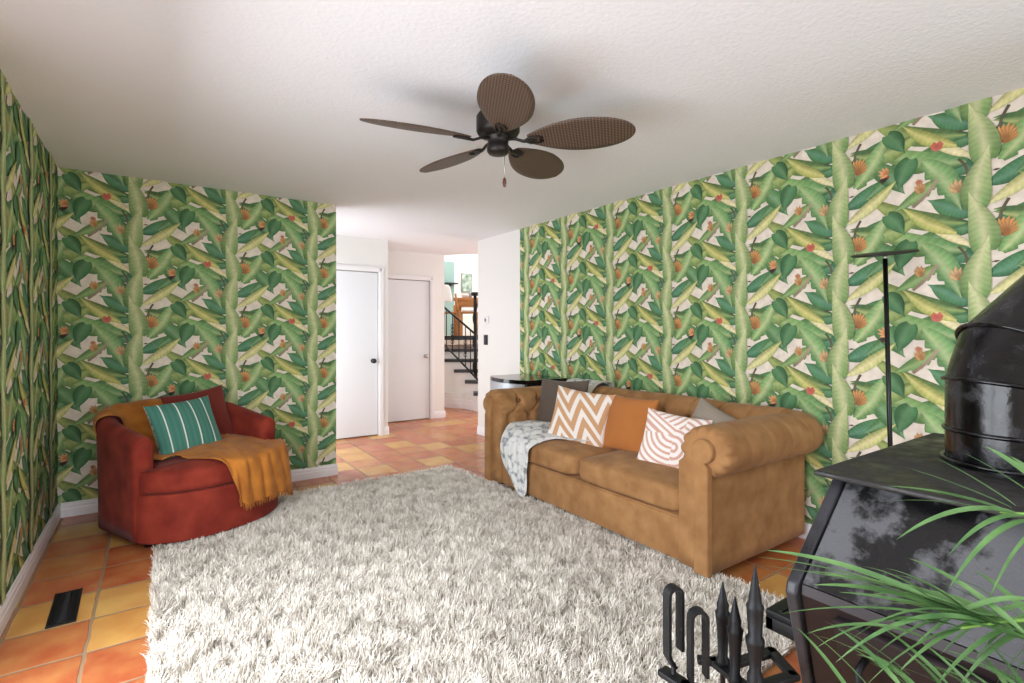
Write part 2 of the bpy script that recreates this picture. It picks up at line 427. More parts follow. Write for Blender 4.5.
def papered_wall(name, W_, H_, to3d, normal_off, col_phase, z0=2.219, back=0.11, flip=False):
    """wall W_ x H_; to3d(a, z, off) gives the point; col_phase = a of one column centre"""
    g = G(); g.col = CREAM
    c0 = g.vert(to3d(0, 0, 0)); c1 = g.vert(to3d(W_, 0, 0)); c2 = g.vert(to3d(W_, H_, 0)); c3 = g.vert(to3d(0, H_, 0))
    g.face((c0, c1, c2, c3))
    TW, TH = 0.63, 0.445
    for ci in range(-1, int(W_/TW)+3):
        for ri in range(-1, int(H_/TH)+3):
            a0 = (col_phase % TW)+(ci-1)*TW; zz = (z0 % TH)+(ri-1)*TH
            t = TILES[(ci+ri) % 2]
            for li, (V, C, F) in enumerate(t.patches):
                pa = np.array(V)+np.array([a0, zz])
                if pa[:, 0].max() < 0 or pa[:, 0].min() > W_ or pa[:, 1].max() < 0 or pa[:, 1].min() > H_: continue
                off = 0.0004+0.0001*li+0.00002*((ci % 2)*2+(ri % 2))
                if li >= t.spine_from: off = 0.0004+0.0001*(80+4*(7-ri)+li-t.spine_from)
                b = len(g.v)
                for q, c in zip(pa, C): g.vert(to3d(q[0], q[1], off), tone_down(c))
                for f in F: g.face([b+i for i in f])
    o = g.build(name, [M_paper, M_white], None, smooth=False, clean=False)
    bm = bmesh.new(); bm.from_mesh(o.data)
    A = Vector(to3d(0, 0, 0)); B = Vector(to3d(W_, 0, 0)); ax = (B-A).normalized()
    for co, no in ((A, -ax), (B, ax), (A, Vector((0, 0, -1))), (A+Vector((0, 0, H_)), Vector((0, 0, 1)))):
        geom = list(bm.verts)+list(bm.edges)+list(bm.faces)
        bmesh.ops.bisect_plane(bm, geom=geom, dist=1e-6, plane_co=co, plane_no=no, clear_outer=True)
    # all of the print faces the room
    room = (Vector(to3d(0, 0, 1))-Vector(to3d(0, 0, 0))).normalized()
    bm.normal_update()
    for f in bm.faces:
        if f.normal.dot(room) < 0: f.normal_flip()
    # the plaster body behind the paper
    P = [to3d(0, 0, -0.0005), to3d(W_, 0, -0.0005), to3d(W_, H_, -0.0005), to3d(0, H_, -0.0005),
         to3d(0, 0, -back), to3d(W_, 0, -back), to3d(W_, H_, -back), to3d(0, H_, -back)]
    vs = [bm.verts.new(p) for p in P]
    for f in ((0, 1, 2, 3), (4, 7, 6, 5), (0, 4, 5, 1), (1, 5, 6, 2), (2, 6, 7, 3), (3, 7, 4, 0)):
        nf = bm.faces.new([vs[i] for i in f]); nf.material_index = 1
    bm.to_mesh(o.data); bm.free()
    return struct(o)

H = 2.44
XL, YB, XR = -0.565, 4.744, 3.354
papered_wall('wall_back', 1.344-XL, H, lambda a, z, o: (XL+a, YB-o, z), -1, 0.503-XL)
papered_wall('wall_right', 4.686+0.30, H, lambda a, z, o: (XR-o, 4.686-a, z), -1, 4.686-3.93, z0=2.207)
papered_wall('wall_left', YB-2.72, H, lambda a, z, o: (XL+o, 2.72+a, z), 1, 0.44, z0=2.21)

# ------------------------------------------------------------------ setting
def simple(name, boxes, m, bev=0.0, smooth=False, kind='structure'):
    g = G()
    for lo, hi in boxes: g.box(lo, hi, bev)
    o = g.build(name, m, None, smooth=smooth)
    if kind: o['kind'] = kind
    return o
simple('floor', [((-0.8, -2.2, -0.1), (7.2, 11.2, 0))], M_floor)
g = G()
cx0, cy0, rr = 4.42, 7.32, 0.88
arc = [(cx0+rr*math.cos(math.radians(a)), cy0+rr*math.sin(math.radians(a))) for a in range(-60, -181, -8)]
outl = [(-0.8, -2.2), (7.2, -2.2), (7.2, 6.4)]+arc+[(3.5, 7.5), (-0.8, 7.5)]
g.prism(outl, H, H+0.32)
struct(g.build('ceiling', M_ceil, None, smooth=False))

# unpapered end of the right wall, the hall and the stair hall
simple('wall_hall_right', [((XR, 4.688, 0), (XR+0.12, 5.602, H)), ((XR+0.12, 4.9, 0), (7.1, 5.0, H))], M_white)
D1Y, D2Y = 6.21, 6.95
def wall_with_door(name, x0, x1, y, dx0, dx1, dh, th=0.12):
    return simple(name, [((x0, y, 0), (dx0, y+th, H)), ((dx1, y, 0), (x1, y+th, H)), ((dx0, y, dh), (dx1, y+th, H))], M_white)
wall_with_door('wall_hall_back', 0.9, 2.40, D1Y, 1.49, 2.28, 2.03)
simple('wall_hall_corner', [((2.28, D1Y+0.12, 0), (2.40, D2Y+0.12, H))], M_white)
wall_with_door('wall_hall_end', 2.40, 3.573, D2Y, 2.56, 3.335, 2.04)
simple('wall_hall_left', [((0.80, YB+0.11, 0), (0.90, 4.94, H)), ((0.80, 6.06, 0), (0.90, D1Y+0.12, H)), ((0.80, 4.94, 2.08), (0.90, 6.06, H))], M_white)
simple('window_4', [((0.82, 4.94, 0.0), (0.88, 6.06, 0.08)), ((0.82, 4.94, 2.0), (0.88, 6.06, 2.08)), ((0.82, 4.94, 0.08), (0.88, 5.02, 2.0)), ((0.82, 5.98, 0.08), (0.88, 6.06, 2.0))], M_trim)

def casing(name, dx0, dx1, y, dh, x1c=None):
    w = 0.065; g = G(); r = x1c if x1c else dx1+w
    for a, b_ in ((dx0-w, dx0), (dx1, r)):
        g.box((a, y-0.018, 0), (b_, y-0.001, dh+w), 0.004); g.box((a+0.012, y-0.024, 0), (b_-0.012, y-0.018, dh+w-0.014), 0.002)
    g.box((dx0, y-0.018, dh), (dx1, y-0.001, dh+w), 0.004); g.box((dx0-0.03, y-0.024, dh+0.012), (dx1+0.03, y-0.018, dh+w-0.014), 0.002)
    return struct(g.build(name, M_trim, None, smooth=False))
casing('trim_1', 1.49, 2.28, D1Y, 2.03)
casing('trim_2', 2.56, 3.335, D2Y, 2.04)

def door(name, x0, x1, y, dh, knob_m, label):
    g = G(); g.box((x0+0.008, y+0.012, 0.014), (x1-0.008, y+0.052, dh-0.010), 0.003)
    d = struct(g.build(name, M_door, None, smooth=False))
    k = G(); M = Matrix.Translation((x1-0.07, y+0.012, 0.93)) @ Matrix.Rotation(PI/2, 4, 'X')
    k.lathe([(0.028, 0), (0.028, 0.006), (0.012, 0.010), (0.011, 0.030), (0.026, 0.040), (0.031, 0.052), (0.026, 0.064), (0.010, 0.070)], 20, M=M)
    k.build('door_knob', knob_m, d, label=label)
    # dark jamb behind the slab so the gap reads as a gap
    j = G(); j.box((x0-0.002, y+0.06, 0.0), (x1+0.002, y+0.075, dh))
    j.build('door_stop', M_trim, d, smooth=False)
    return d
door('door_1', 1.49, 2.28, D1Y, 2.03, M_blackpl, 'round black knob')
door('door_2', 2.56, 3.335, D2Y, 2.04, M_chrome, 'round brushed nickel knob')

def baseboard(name, a, b_, nrm, h=0.10):
    """a..b_ on the wall foot, nrm = direction into the room"""
    a = Vector((*a, 0)); b_ = Vector((*b_, 0)); n = Vector((*nrm, 0)); g = G()
    prof = [(0.0005, 0), (0.016, 0), (0.016, 0.055), (0.013, 0.062), (0.013, 0.078), (0.007, 0.088), (0.006, h-0.004), (0.0005, h)]
    i0 = [g.vert(a+n*p[0]+Vector((0, 0, p[1]))) for p in prof]; i1 = [g.vert(b_+n*p[0]+Vector((0, 0, p[1]))) for p in prof]
    g.face(i0); g.face(i1[::-1])
    for k in range(len(prof)): g.face((i0[k], i0[(k+1) % len(prof)], i1[(k+1) % len(prof)], i1[k]))
    return struct(g.build(name, M_trim, None, smooth=False))
baseboard('baseboard_left', (XL+0.006, 2.72), (XL+0.006, YB-0.006), (1, 0))
baseboard('baseboard_back', (XL+0.02, YB-0.006), (1.352, YB-0.006), (0, -1))
baseboard('baseboard_right', (XR-0.006, -0.3), (XR-0.006, 4.686), (-1, 0))
baseboard('baseboard_hall_end', (3.40, D2Y), (3.585, D2Y), (0, -1))
baseboard('baseboard_hall_back', (2.345, D1Y), (2.41, D1Y), (0, -1))
baseboard('baseboard_hall_right', (XR, 4.69), (XR, 5.602), (-1, 0))

# the wall behind the camera with its wide window, and the side window next to it
simple('wall_rear', [((-0.8, -2.1, 0), (3.5, -1.98, 0.28)), ((-0.8, -2.1, 2.22), (3.5, -1.98, H)),
                     ((-0.8, -2.1, 0.28), (-0.15, -1.98, 2.22)), ((2.95, -2.1, 0.28), (3.5, -1.98, 2.22))], M_white)
simple('window_1', [((-0.15, -2.07, 0.28), (2.95, -2.02, 0.33)), ((-0.15, -2.07, 2.17), (2.95, -2.02, 2.22)),
                    ((-0.15, -2.07, 0.33), (-0.10, -2.02, 2.17)), ((2.90, -2.07, 0.33), (2.95, -2.02, 2.17)),
                    ((1.375, -2.07, 0.33), (1.425, -2.02, 2.17))], M_trim)
simple('wall_left_rear', [((XL-0.11, -1.98, 0), (XL, 0.20, H)), ((XL-0.11, 0.20, 2.12), (XL, 2.719, H)), ((XL-0.11, 2.60, 0), (XL, 2.719, 2.12))], M_white)
simple('window_2', [((XL-0.09, 0.20, 0.0), (XL-0.03, 2.60, 0.06)), ((XL-0.09, 0.20, 2.05), (XL-0.03, 2.60, 2.12)),
                    ((XL-0.09, 0.20, 0.06), (XL-0.03, 0.27, 2.05)), ((XL-0.09, 2.53, 0.06), (XL-0.03, 2.60, 2.05)), ((XL-0.09, 1.36, 0.06), (XL-0.03, 1.44, 2.05))], M_trim)
simple('wall_right_rear', [((XR, -1.98, 0), (XR+0.11, -0.3, H))], M_white)

# upstairs room seen over the stair: landing slab, white far wall, teal wall
simple('wall_stair', [((3.453, 7.07, 0), (3.573, 10.95, 3.9)), ((7.0, 5.0, 0), (7.1, 5.15, 3.9)), ((7.0, 6.85, 0), (7.1, 11.0, 3.9)),
                      ((7.0, 5.15, 0), (7.1, 6.85, 0.5)), ((7.0, 5.15, 2.2), (7.1, 6.85, 3.9)), ((3.573, 11.0, 0), (7.1, 11.1, 3.9))], M_white)
simple('window_3', [((7.02, 5.15, 0.5), (7.07, 5.20, 2.2)), ((7.02, 6.80, 0.5), (7.07, 6.85, 2.2)), ((7.02, 5.2, 0.5), (7.07, 6.8, 0.55)), ((7.02, 5.2, 2.15), (7.07, 6.8, 2.2))], M_trim)
simple('wall_teal', [((3.573, 10.78, 1.2), (5.80, 10.998, 2.93))], mat('teal_paint', '#8aa8a3', 0.6))
simple('ceiling_upstairs', [((3.4, 6.4, 3.9), (7.2, 11.2, 4.0))], M_white)
simple('floor_upstairs', [((3.58, 8.95, 1.03), (6.99, 10.99, 1.2))], mat('upstairs_floor', '#c9b9a6', 0.5))

# ------------------------------------------------------------------ placement helper for things measured in depth
def cw(u_px, depth, z):
    """world point on the vertical plane at that depth, under image column u_px"""
    u = (u_px-512)/514.63
    return Vector(((FX+u*FY)*depth, (FY-u*FX)*depth, z))

# ------------------------------------------------------------------ staircase (flared winding steps, black treads)
M_tread = mat('black_tread', '#1c1a1a', 0.4)
st = thing('staircase', 'white winding staircase with black treads beyond the far white wall', 'staircase', cw(462, 8.8, 0))
o0 = st.location
steps = [(474.5, 8.36, 0.30), (466, 8.56, 0.475), (455, 8.72, 0.645), (436, 8.84, 0.815), (436, 9.02, 0.985)]
g = G(); t_ = G()
for k, (px, dz, hz) in enumerate(steps):
    nd = (steps[k+1][1] if k < len(steps)-1 else 9.25)
    P = [cw(px, dz, 0), cw(500, dz-0.02, 0), cw(500, 9.6, 0), cw(px, 9.6, 0)]
    g.prism([((p-o0).x, (p-o0).y) for p in P], 0, hz-0.045)
    P = [cw(px-1.2, dz-0.03, 0), cw(500, dz-0.05, 0), cw(500, nd+0.02, 0), cw(px-1.2, nd+0.02, 0)]
    t_ = G(); t_.prism([((p-o0).x, (p-o0).y) for p in P], hz-0.05, hz)
    t_.build('tread', M_tread, st, smooth=False)
# curved drum below the treads with its baseboard
pts = [(436, 8.84), (444, 8.80), (453, 8.745), (462, 8.66), (470, 8.52), (478, 8.33), (486, 8.1)]
top = [0.80, 0.80, 0.72, 0.60, 0.43, 0.26, 0.2]
for i in range(len(pts)-1):
    a, b_ = pts[i], pts[i+1]
    q = [cw(a[0], a[1]-0.02, 0)-o0, cw(b_[0], b_[1]-0.02, 0)-o0, cw(b_[0], b_[1]+0.1, 0)-o0, cw(a[0], a[1]+0.1, 0)-o0]
    g.prism([(p.x, p.y) for p in q], 0, min(0.25, top[i]))
g.build('riser', M_white, st, smooth=False)
g = G()
for i in range(len(pts)-1):
    a, b_ = pts[i], pts[i+1]
    for dd, h0, h1 in ((0.045, 0, 0.09), (0.035, 0.09, 0.15)):
        q = [cw(a[0], a[1]-dd, 0)-o0, cw(b_[0], b_[1]-dd, 0)-o0, cw(b_[0], b_[1]-0.02, 0)-o0, cw(a[0], a[1]-0.02, 0)-o0]
        g.prism([(p.x, p.y) for p in q], h0, h1)
g.build('skirting', M_trim, st, smooth=False)
g = G(); P = [cw(434, 9.1, 0), cw(500, 9.1, 0), cw(500, 9.34, 0), cw(434, 9.34, 0)]
g.prism([((p-o0).x, (p-o0).y) for p in P], 1.14, 1.215)
g.build('landing_nosing', M_tread, st, smooth=False)

def pz(y, depth): return 1.30-(y-330.92)*depth/514.63
rl = thing('stair_railing', 'black wrought iron stair railing with twisted balusters on the staircase', 'railing', cw(462, 8.5, 0)); o1 = rl.location
def rp(px, y, d): return cw(px, d, pz(y, d))-o1
g = G(); g.tube([rp(441, 304.5, 8.75), rp(478, 336.5, 8.45)], 0.018, 8); g.build('handrail', M_black, rl)
g = G(); g.tube([rp(441, 341, 8.75), rp(479, 381, 8.25)], 0.016, 8); g.build('bottom_rail', M_black, rl)
g = G(); g.tube([rp(475, 296, 8.45), rp(475.4, 345, 8.40), rp(475.6, 378, 8.35)], 0.028, 8)
for k in range(14):
    y = 300+k*5.4; g.tube([rp(475+1.4*math.sin(k*1.4), y, 8.42), rp(475+1.4*math.sin(k*1.4+1.4), y+5.4, 8.42)], 0.022, 6)
g.build('newel_post', M_black, rl)
g = G(); p = rp(475, 294, 8.45); g.box((p.x-0.05, p.y-0.05, p.z-0.03), (p.x+0.05, p.y+0.05, p.z+0.03), 0.012); g.build('newel_cap', M_black, rl)
for px in (446.5, 452.5, 459, 465.5, 470.5):
    t = (px-441)/37; y0 = 304.5+32*t; y1 = 341+40*t; d = 8.75-0.4*t
    g = G(); g.tube([rp(px, y0, d), rp(px, y1, d)], 0.008, 6)
    if px in (452.5, 465.5):
        for j in range(5):
            yy = y0+(y1-y0)*(0.3+0.1*j)
            g.tube([rp(px+1.6*math.sin(a), yy+2.0*math.cos(a), d) for a in np.linspace(0, 2*PI, 9)], 0.006, 5, cap=False)
    g.build('baluster', M_black, rl)
g = G(); p = rp(447, 262, 8.6)

# upstairs furniture
M_wood = mat('honey_wood', '#a8703c', 0.5, var=0.2, vscale=6)
M_cush = mat('pale_cushion', '#e8e4e0', 0.8)
def up(name, label, cat, px, d, rz=0): return thing(name, label, cat, cw(px, d, 1.2), rz-YAW)
tb = up('dining_table', 'honey wood dining table standing upstairs behind the stair railing', 'table', 470, 10.4)
g = G(); g.box((-0.30, -0.35, 0.69), (1.0, 0.35, 0.75), 0.006); g.build('tabletop', M_wood, tb)
g = G(); g.box((-0.27, -0.33, 0.59), (0.97, 0.33, 0.69), 0.004); g.build('apron', M_wood, tb)
for x, y in ((-0.25, -0.31), (0.95, -0.31), (-0.25, 0.31), (0.95, 0.31)):
    g = G(); g.box((x-0.045, y-0.045, 0), (x+0.045, y+0.045, 0.60), 0.004); g.build('leg', M_wood, tb)
def stool(px, d, label, name='dining_chair'):
    c = up(name, label, 'chair', px, d)
    g = G(); g.box((-0.17, -0.17, 0.43), (0.17, 0.17, 0.46), 0.01); g.build('seat', M_wood, c)
    for x in (-0.145, 0.145):
        for y in (-0.145, 0.145):
            g = G(); g.box((x-0.02, y-0.02, 0), (x+0.02, y+0.02, 0.43), 0.003); g.build('leg', M_wood, c)
    return c
c1 = stool(450.5, 9.82, 'wooden dining chair with white covered backrest at the left end of table')
for x in (-0.15, 0.15): g = G(); g.tube([(x, -0.15, 0.44), (x*1.05-0.04, -0.19, 0.80)], 0.02, 6); g.build('back_post', M_wood, c1)
g = G(); g.softbox((-0.06, -0.2, 0.80), (0.10, 0.04, 0.16), 5, 6, fn=lambda w, q: Vector((w.x-0.18*(w.z-0.8), w.y, w.z))); g.build('backrest', M_cush, c1, label='white cushion backrest')
c2 = stool(468.6, 9.75, 'low wooden stool with pale seat pad in front of the upstairs table', 'stool')
c2['category'] = 'stool'
g = G(); g.softbox((0.03, 0, 0.485), (0.15, 0.15, 0.03), 4, 5); g.build('seat_pad', M_cush, c2)
pc = up('framed_picture', 'small framed picture of green trees on the upstairs white wall', 'picture', 466.5, 12.72)
pc.location = (7.06*(FX+(-0.0884)*FY)/(FX+(-0.0884)*FY)*1.0, 10.98, 0)
ux = (466.5-512)/514.63; dd = 10.985/(FY-ux*FX); pc.location = ((FX+ux*FY)*dd, 10.985, 1.30+(330.92-283)*dd/514.63); pc.rotation_euler = (0, 0, 0)
g = G(); g.box((-0.15, -0.02, -0.23), (0.15, 0.01, 0.23), 0.004); g.build('frame', mat('grey_frame', '#8c8f8a', 0.5), pc)
g = G(); g.box((-0.13, -0.024, -0.21), (0.13, -0.019, 0.21)); g.build('print', mat('tree_print', '#3f6a58', 0.6, color2='#cfdcd2', vscale=9), pc, smooth=False)
ux = (451.5-512)/514.63; dd = 10.7/(FY-ux*FX)
sh = thing('wall_shelf', 'small black wall shelf on the teal wall upstairs', 'shelf', ((FX+ux*FY)*dd, 10.775, 1.30+(330.92-283.5)*dd/514.63))
g = G(); g.box((-0.16, -0.16, -0.015), (0.14, 0, 0.015), 0.004); g.box((-0.02, -0.03, -0.06), (0.02, 0, -0.015), 0.003); g.build('shelf_board', M_blackpl, sh)
M_ceram = mat('pale_ceramic', '#dad6d2', 0.35)
for i, (px, lab, r, h) in enumerate(((465.5, 'pale round bowl on the upstairs dining table', 0.085, 0.08), (470.5, 'small grey jar beside the bowl on the upstairs table', 0.045, 0.13))):
    g = G(); g.lathe([(r*0.5, 0), (r*0.85, h*0.3), (r, h*0.75), (r*0.95, h), (r*0.8, h)], 20)
    ob = g.build('bowl' if i == 0 else 'jar', M_ceram if i == 0 else mat('grey_ceramic', '#a8a8ac', 0.4)); ob.location = cw(px, 10.3, 1.95); tag(ob, lab, 'bowl' if i == 0 else 'jar')

# thermostat and switch on the white wall
th = thing('thermostat', 'small white thermostat with grey dial on white wall above the black switch', 'thermostat', (XR, 5.39, 1.434))
g = G(); g.box((-0.022, -0.05, -0.045), (0, 0.05, 0.045), 0.008); g.build('housing', M_trim, th)
g = G(); g.box((-0.026, -0.018, -0.022), (-0.021, 0.018, 0.02), 0.003); g.build('dial', mat('grey_plastic', '#7d7d80', 0.4), th)
sw = thing('light_switch', 'black light switch plate on white wall below the thermostat', 'switch', (XR, 5.41, 1.19))
g = G(); g.box((-0.008, -0.045, -0.062), (0, 0.045, 0.062), 0.003); g.build('switch_plate', M_blackpl, sw)
g = G(); g.box((-0.013, -0.018, -0.035), (-0.007, 0.018, 0.035), 0.003); g.build('rocker', mat('dark_rocker', '#26262b', 0.35), sw)

# floor register
vt = thing('floor_vent', 'black metal floor vent set in the tiles beside the left baseboard', 'vent', (-0.35, 3.18, 0), math.radians(1.5))
g = G()
for lo, hi in (((-0.052, -0.18, 0.0005), (-0.040, 0.18, 0.007)), ((0.040, -0.18, 0.0005), (0.052, 0.18, 0.007)), ((-0.04, -0.18, 0.0005), (0.04, -0.165, 0.007)), ((-0.04, 0.165, 0.0005), (0.04, 0.18, 0.007))): g.box(lo, hi, 0.001)
g.build('frame', M_black, vt)
g = G(); g.box((-0.04, -0.165, 0.0004), (0.04, 0.165, 0.0012)); g.build('duct_shade', mat('duct_shade_black', '#060606', 0.9), vt)  # flat black sheet, its colour stands in for the shade below the grille
g = G()
for k in range(24):
    y = -0.155+k*0.0135; g.box((-0.04, y-0.003, 0.001), (0.04, y+0.003, 0.006))
for x in (-0.014, 0.014): g.box((x-0.003, -0.165, 0.001), (x+0.003, 0.165, 0.0065))
g.build('grille', M_black, vt)

# ------------------------------------------------------------------ ceiling fan
def blade_mat():
    m, nt, b = new_mat('woven_blade'); L = nt.links.new; N = nt.nodes.new
    tc = N('ShaderNodeTexCoord')
    w1 = N('ShaderNodeTexWave'); w1.bands_direction = 'X'; w1.inputs['Scale'].default_value = 21; w1.inputs['Distortion'].default_value = 0.4
    w2 = N('ShaderNodeTexWave'); w2.bands_direction = 'Y'; w2.inputs['Scale'].default_value = 26; w2.inputs['Distortion'].default_value = 0.6
    L(tc.outputs['Object'], w1.inputs['Vector']); L(tc.outputs['Object'], w2.inputs['Vector'])
    mm = N('ShaderNodeMath'); mm.operation = 'MULTIPLY'; L(w1.outputs['Fac'], mm.inputs[0]); L(w2.outputs['Fac'], mm.inputs[1])
    r = N('ShaderNodeValToRGB'); r.color_ramp.elements[0].color = (*lin('#3a2c23'), 1); r.color_ramp.elements[1].color = (*lin('#7d6654'), 1)
    L(mm.outputs[0], r.inputs['Fac']); L(r.outputs['Color'], b.inputs['Base Color'])
    bp = N('ShaderNodeBump'); bp.inputs['Strength'].default_value = 0.5; bp.inputs['Distance'].default_value = 0.002
    L(mm.outputs[0], bp.inputs['Height']); L(bp.outputs['Normal'], b.inputs['Normal']); b.inputs['Roughness'].default_value = 0.5
    return m
M_blade = blade_mat()
fan = thing('ceiling_fan', 'dark bronze ceiling fan with five woven palm leaf blades', 'ceiling fan', (1.398, 2.141, H))
g = G(); g.lathe([(0.075, -0.0), (0.080, -0.02), (0.072, -0.05), (0.05, -0.06), (0.045, -0.07)], 32); g.build('canopy', M_dark_metal, fan)
g = G(); g.lathe([(0.045, -0.055), (0.095, -0.062), (0.108, -0.08), (0.108, -0.15), (0.098, -0.168), (0.06, -0.178)], 36); g.build('motor_housing', M_dark_metal, fan)
g = G(); g.lathe([(0.058, -0.17), (0.058, -0.186), (0.052, -0.19), (0.052, -0.222), (0.056, -0.226), (0.055, -0.25), (0.046, -0.262), (0.02, -0.266)], 32); g.build('switch_housing', M_dark_metal, fan)
g = G(); g.tube([(0.018, -0.03, -0.245), (0.018, -0.03, -0.385)], 0.0018, 6); ch = g.build('pull_chain', M_chrome, fan)
g = G(); g.lathe([(0.003, -0.383), (0.008, -0.391), (0.010, -0.410), (0.006, -0.427), (0.003, -0.430)], 12, c=(0.018, -0.03, 0)); g.build('pull_knob', mat('red_wood', '#5a2c22', 0.4), ch, label='small reddish wooden pull')
for k in range(5):
    a = 2.949-k*2*PI/5
    g = G()
    r0, r1, wmax = 0.15, 0.665, 0.122
    n, m_ = 26, 9
    for side in (0, 1):
        b0 = len(g.v)
        for i in range(n+1):
            t = 1-(1-i/n)**1.7; r = r0+(r1-r0)*t
            ww = wmax*(math.sqrt(max(0.0, 1-((t-0.52)/0.48)**2.3)) if t > 0.52 else 0.25+0.75*math.sin(PI/2*t/0.52)**0.9)
            for j in range(m_):
                x = -1+2*j/(m_-1); zz = (0.004 if side else -0.004)*(1-x*x*0.6)-0.012*x*x*0
                g.vert((r, x*ww, zz))
        for i in range(n):
            for j in range(m_-1):
                q = (b0+i*m_+j, b0+(i+1)*m_+j, b0+(i+1)*m_+j+1, b0+i*m_+j+1)
                g.face(q if side else q[::-1])
    # rim closing the two skins
    S = (n+1)*m_
    for i in range(n):
        for j in (0, m_-1):
            q = (i*m_+j, (i+1)*m_+j, S+(i+1)*m_+j, S+i*m_+j); g.face(q)
    bl = g.build('blade', M_blade, fan)
    # pitch: clockwise edge (negative local y) sits higher
    bl.rotation_mode = 'XYZ'
    Mx = Matrix.Translation((0, 0, -0.198)) @ Matrix.Rotation(a, 4, 'Z') @ Matrix.Rotation(math.radians(-15), 4, 'X')
    bl.matrix_local = Mx
    h = G(); h.tube([(0.045, 0, 0.012), (0.09, 0, 0.004), (0.13, 0, -0.012), (0.19, 0, -0.012)], [0.012, 0.010, 0.011, 0.008], 8, flat=0.6)
    h.tube([(0.13, 0, -0.01), (0.16, 0.022, -0.010), (0.20, 0.026, -0.009), (0.225, 0.012, -0.009), (0.21, 0, -0.009), (0.225, -0.012, -0.009), (0.20, -0.026, -0.009), (0.16, -0.022, -0.010), (0.13, 0, -0.01)], 0.005, 6, cap=False)
    h.build('blade_arm', M_dark_metal, bl)

# ------------------------------------------------------------------ shag rug
RUG = [(-0.045, 0.95), (2.44, 1.09), (2.27, 4.30), (0.0, 4.26)]
def rug_pt(s, t):
    a = np.array(RUG[0]); b_ = np.array(RUG[1]); c = np.array(RUG[2]); d = np.array(RUG[3])
    return (a*(1-s)+b_*s)*(1-t)+(d*(1-s)+c*s)*t
M_pile = mat('shag_wool', None, 0.9, col_attr=True, sheen=0.1)
rug = thing('shag_rug', 'large cream and grey shag rug covering the tiled floor between sofa and armchair', 'rug', (0, 0, 0))
g = G(); n = 30
g.prism([tuple(rug_pt(0, 0)), tuple(rug_pt(1, 0)), tuple(rug_pt(1, 1)), tuple(rug_pt(0, 1))], 0.001, 0.012)
g.build('backing', mat('rug_backing', '#a59a8c', 0.95, var=0.15, vscale=30), rug, smooth=False)
def sno(x, y, k, seed):
    r = np.random.default_rng(seed); out = 0
    for i in range(7):
        a = r.uniform(0, 2*PI); f = k*r.uniform(0.5, 1.8); p = r.uniform(0, 2*PI)
        out = out+np.sin((x*np.cos(a)+y*np.sin(a))*f+p)
    return out/math.sqrt(7)
NS = 230000
s_ = rng.random(NS); t_ = rng.random(NS)
A0, A1, A2, A3 = [np.array(p) for p in RUG]
P = ((A0[None]*(1-s_[:, None])+A1[None]*s_[:, None])*(1-t_[:, None])+(A3[None]*(1-s_[:, None])+A2[None]*s_[:, None])*t_[:, None])
# nothing grows through the furniture standing on it
CH_O = np.array([0.138, 4.312]); CH_R = math.radians(25)
loc = P-CH_O; lx = loc[:, 0]*math.cos(CH_R)+loc[:, 1]*math.sin(CH_R); ly = -loc[:, 0]*math.sin(CH_R)+loc[:, 1]*math.cos(CH_R)
under_chair = (np.abs(lx) < 0.39) & (ly > -0.42-0.22*np.clip(1-(lx/0.43)**2, 0, 1)**0.6) & (ly < 0.24)
foot = np.zeros(NS, bool)
for fx_, fy_ in ((2.41, 1.68), (2.41, 3.61)): foot |= (np.hypot(P[:, 0]-fx_, P[:, 1]-fy_) < 0.06)
keep = ~(under_chair | foot)
P = P[keep]; NS = len(P)
x, y = P[:, 0], P[:, 1]
ang = 1.6*sno(x, y, 30, 1)+2.2*sno(x, y, 70, 2)+rng.normal(0, 0.75, NS)
lean = 0.62+0.25*sno(x, y, 45, 3)+rng.normal(0, 0.2, NS); lean = np.clip(lean, 0.1, 1.3)
Ls = rng.uniform(0.034, 0.058, NS)*(1+0.10*sno(x, y, 38, 4))
dirx, diry = np.cos(ang), np.sin(ang)
wa = ang+PI/2+rng.normal(0, 0.5, NS)
wx, wy = np.cos(wa), np.sin(wa)
wd = rng.uniform(0.0014, 0.0027, NS)
ts = np.array([0, 0.35, 0.7, 1.0]); wt = np.array([1.0, 1.0, 0.8, 0.25])
V = np.zeros((NS, 8, 3), dtype=np.float32)
for i, t in enumerate(ts):
    hx = Ls*lean*(t**1.5)*0.8; hz = 0.008+Ls*(t-0.33*lean*t*t)
    jx = rng.normal(0, 0.0015, NS)*t; jy = rng.normal(0, 0.0015, NS)*t
    cxp = x+dirx*hx+jx; cyp = y+diry*hx+jy
    V[:, 2*i] = np.stack([cxp-wx*wd*wt[i], cyp-wy*wd*wt[i], hz], 1)
    V[:, 2*i+1] = np.stack([cxp+wx*wd*wt[i], cyp+wy*wd*wt[i], hz], 1)
base = np.arange(NS)[:, None]*8
quads = np.stack([base+np.array([[2*i, 2*i+1, 2*i+3, 2*i+2]]) for i in range(3)], 1).reshape(-1, 4)
tone = np.clip(0.80+0.07*sno(x, y, 9, 5)+0.16*sno(x, y, 42, 6)+rng.normal(0, 0.16, NS), 0.0, 1.0)
cA = np.array(lin('#f5f0e7')); cB = np.array(lin('#978a7b')); 
cc = cB[None]*(1-tone[:, None])+cA[None]*tone[:, None]
cc *= (1+rng.normal(0, 0.05, NS))[:, None]; cc = np.clip(cc, 0.02, 0.95)
me = bpy.data.meshes.new('pile')
me.vertices.add(NS*8); me.vertices.foreach_set('co', V.ravel())
me.loops.add(len(quads)*4); me.loops.foreach_set('vertex_index', quads.ravel().astype(np.int32))
me.polygons.add(len(quads)); me.polygons.foreach_set('loop_start', np.arange(0, len(quads)*4, 4, dtype=np.int32))
me.polygons.foreach_set('loop_total', np.full(len(quads), 4, dtype=np.int32))
me.update(calc_edges=True)
ca = me.color_attributes.new('Col', 'FLOAT_COLOR', 'POINT')
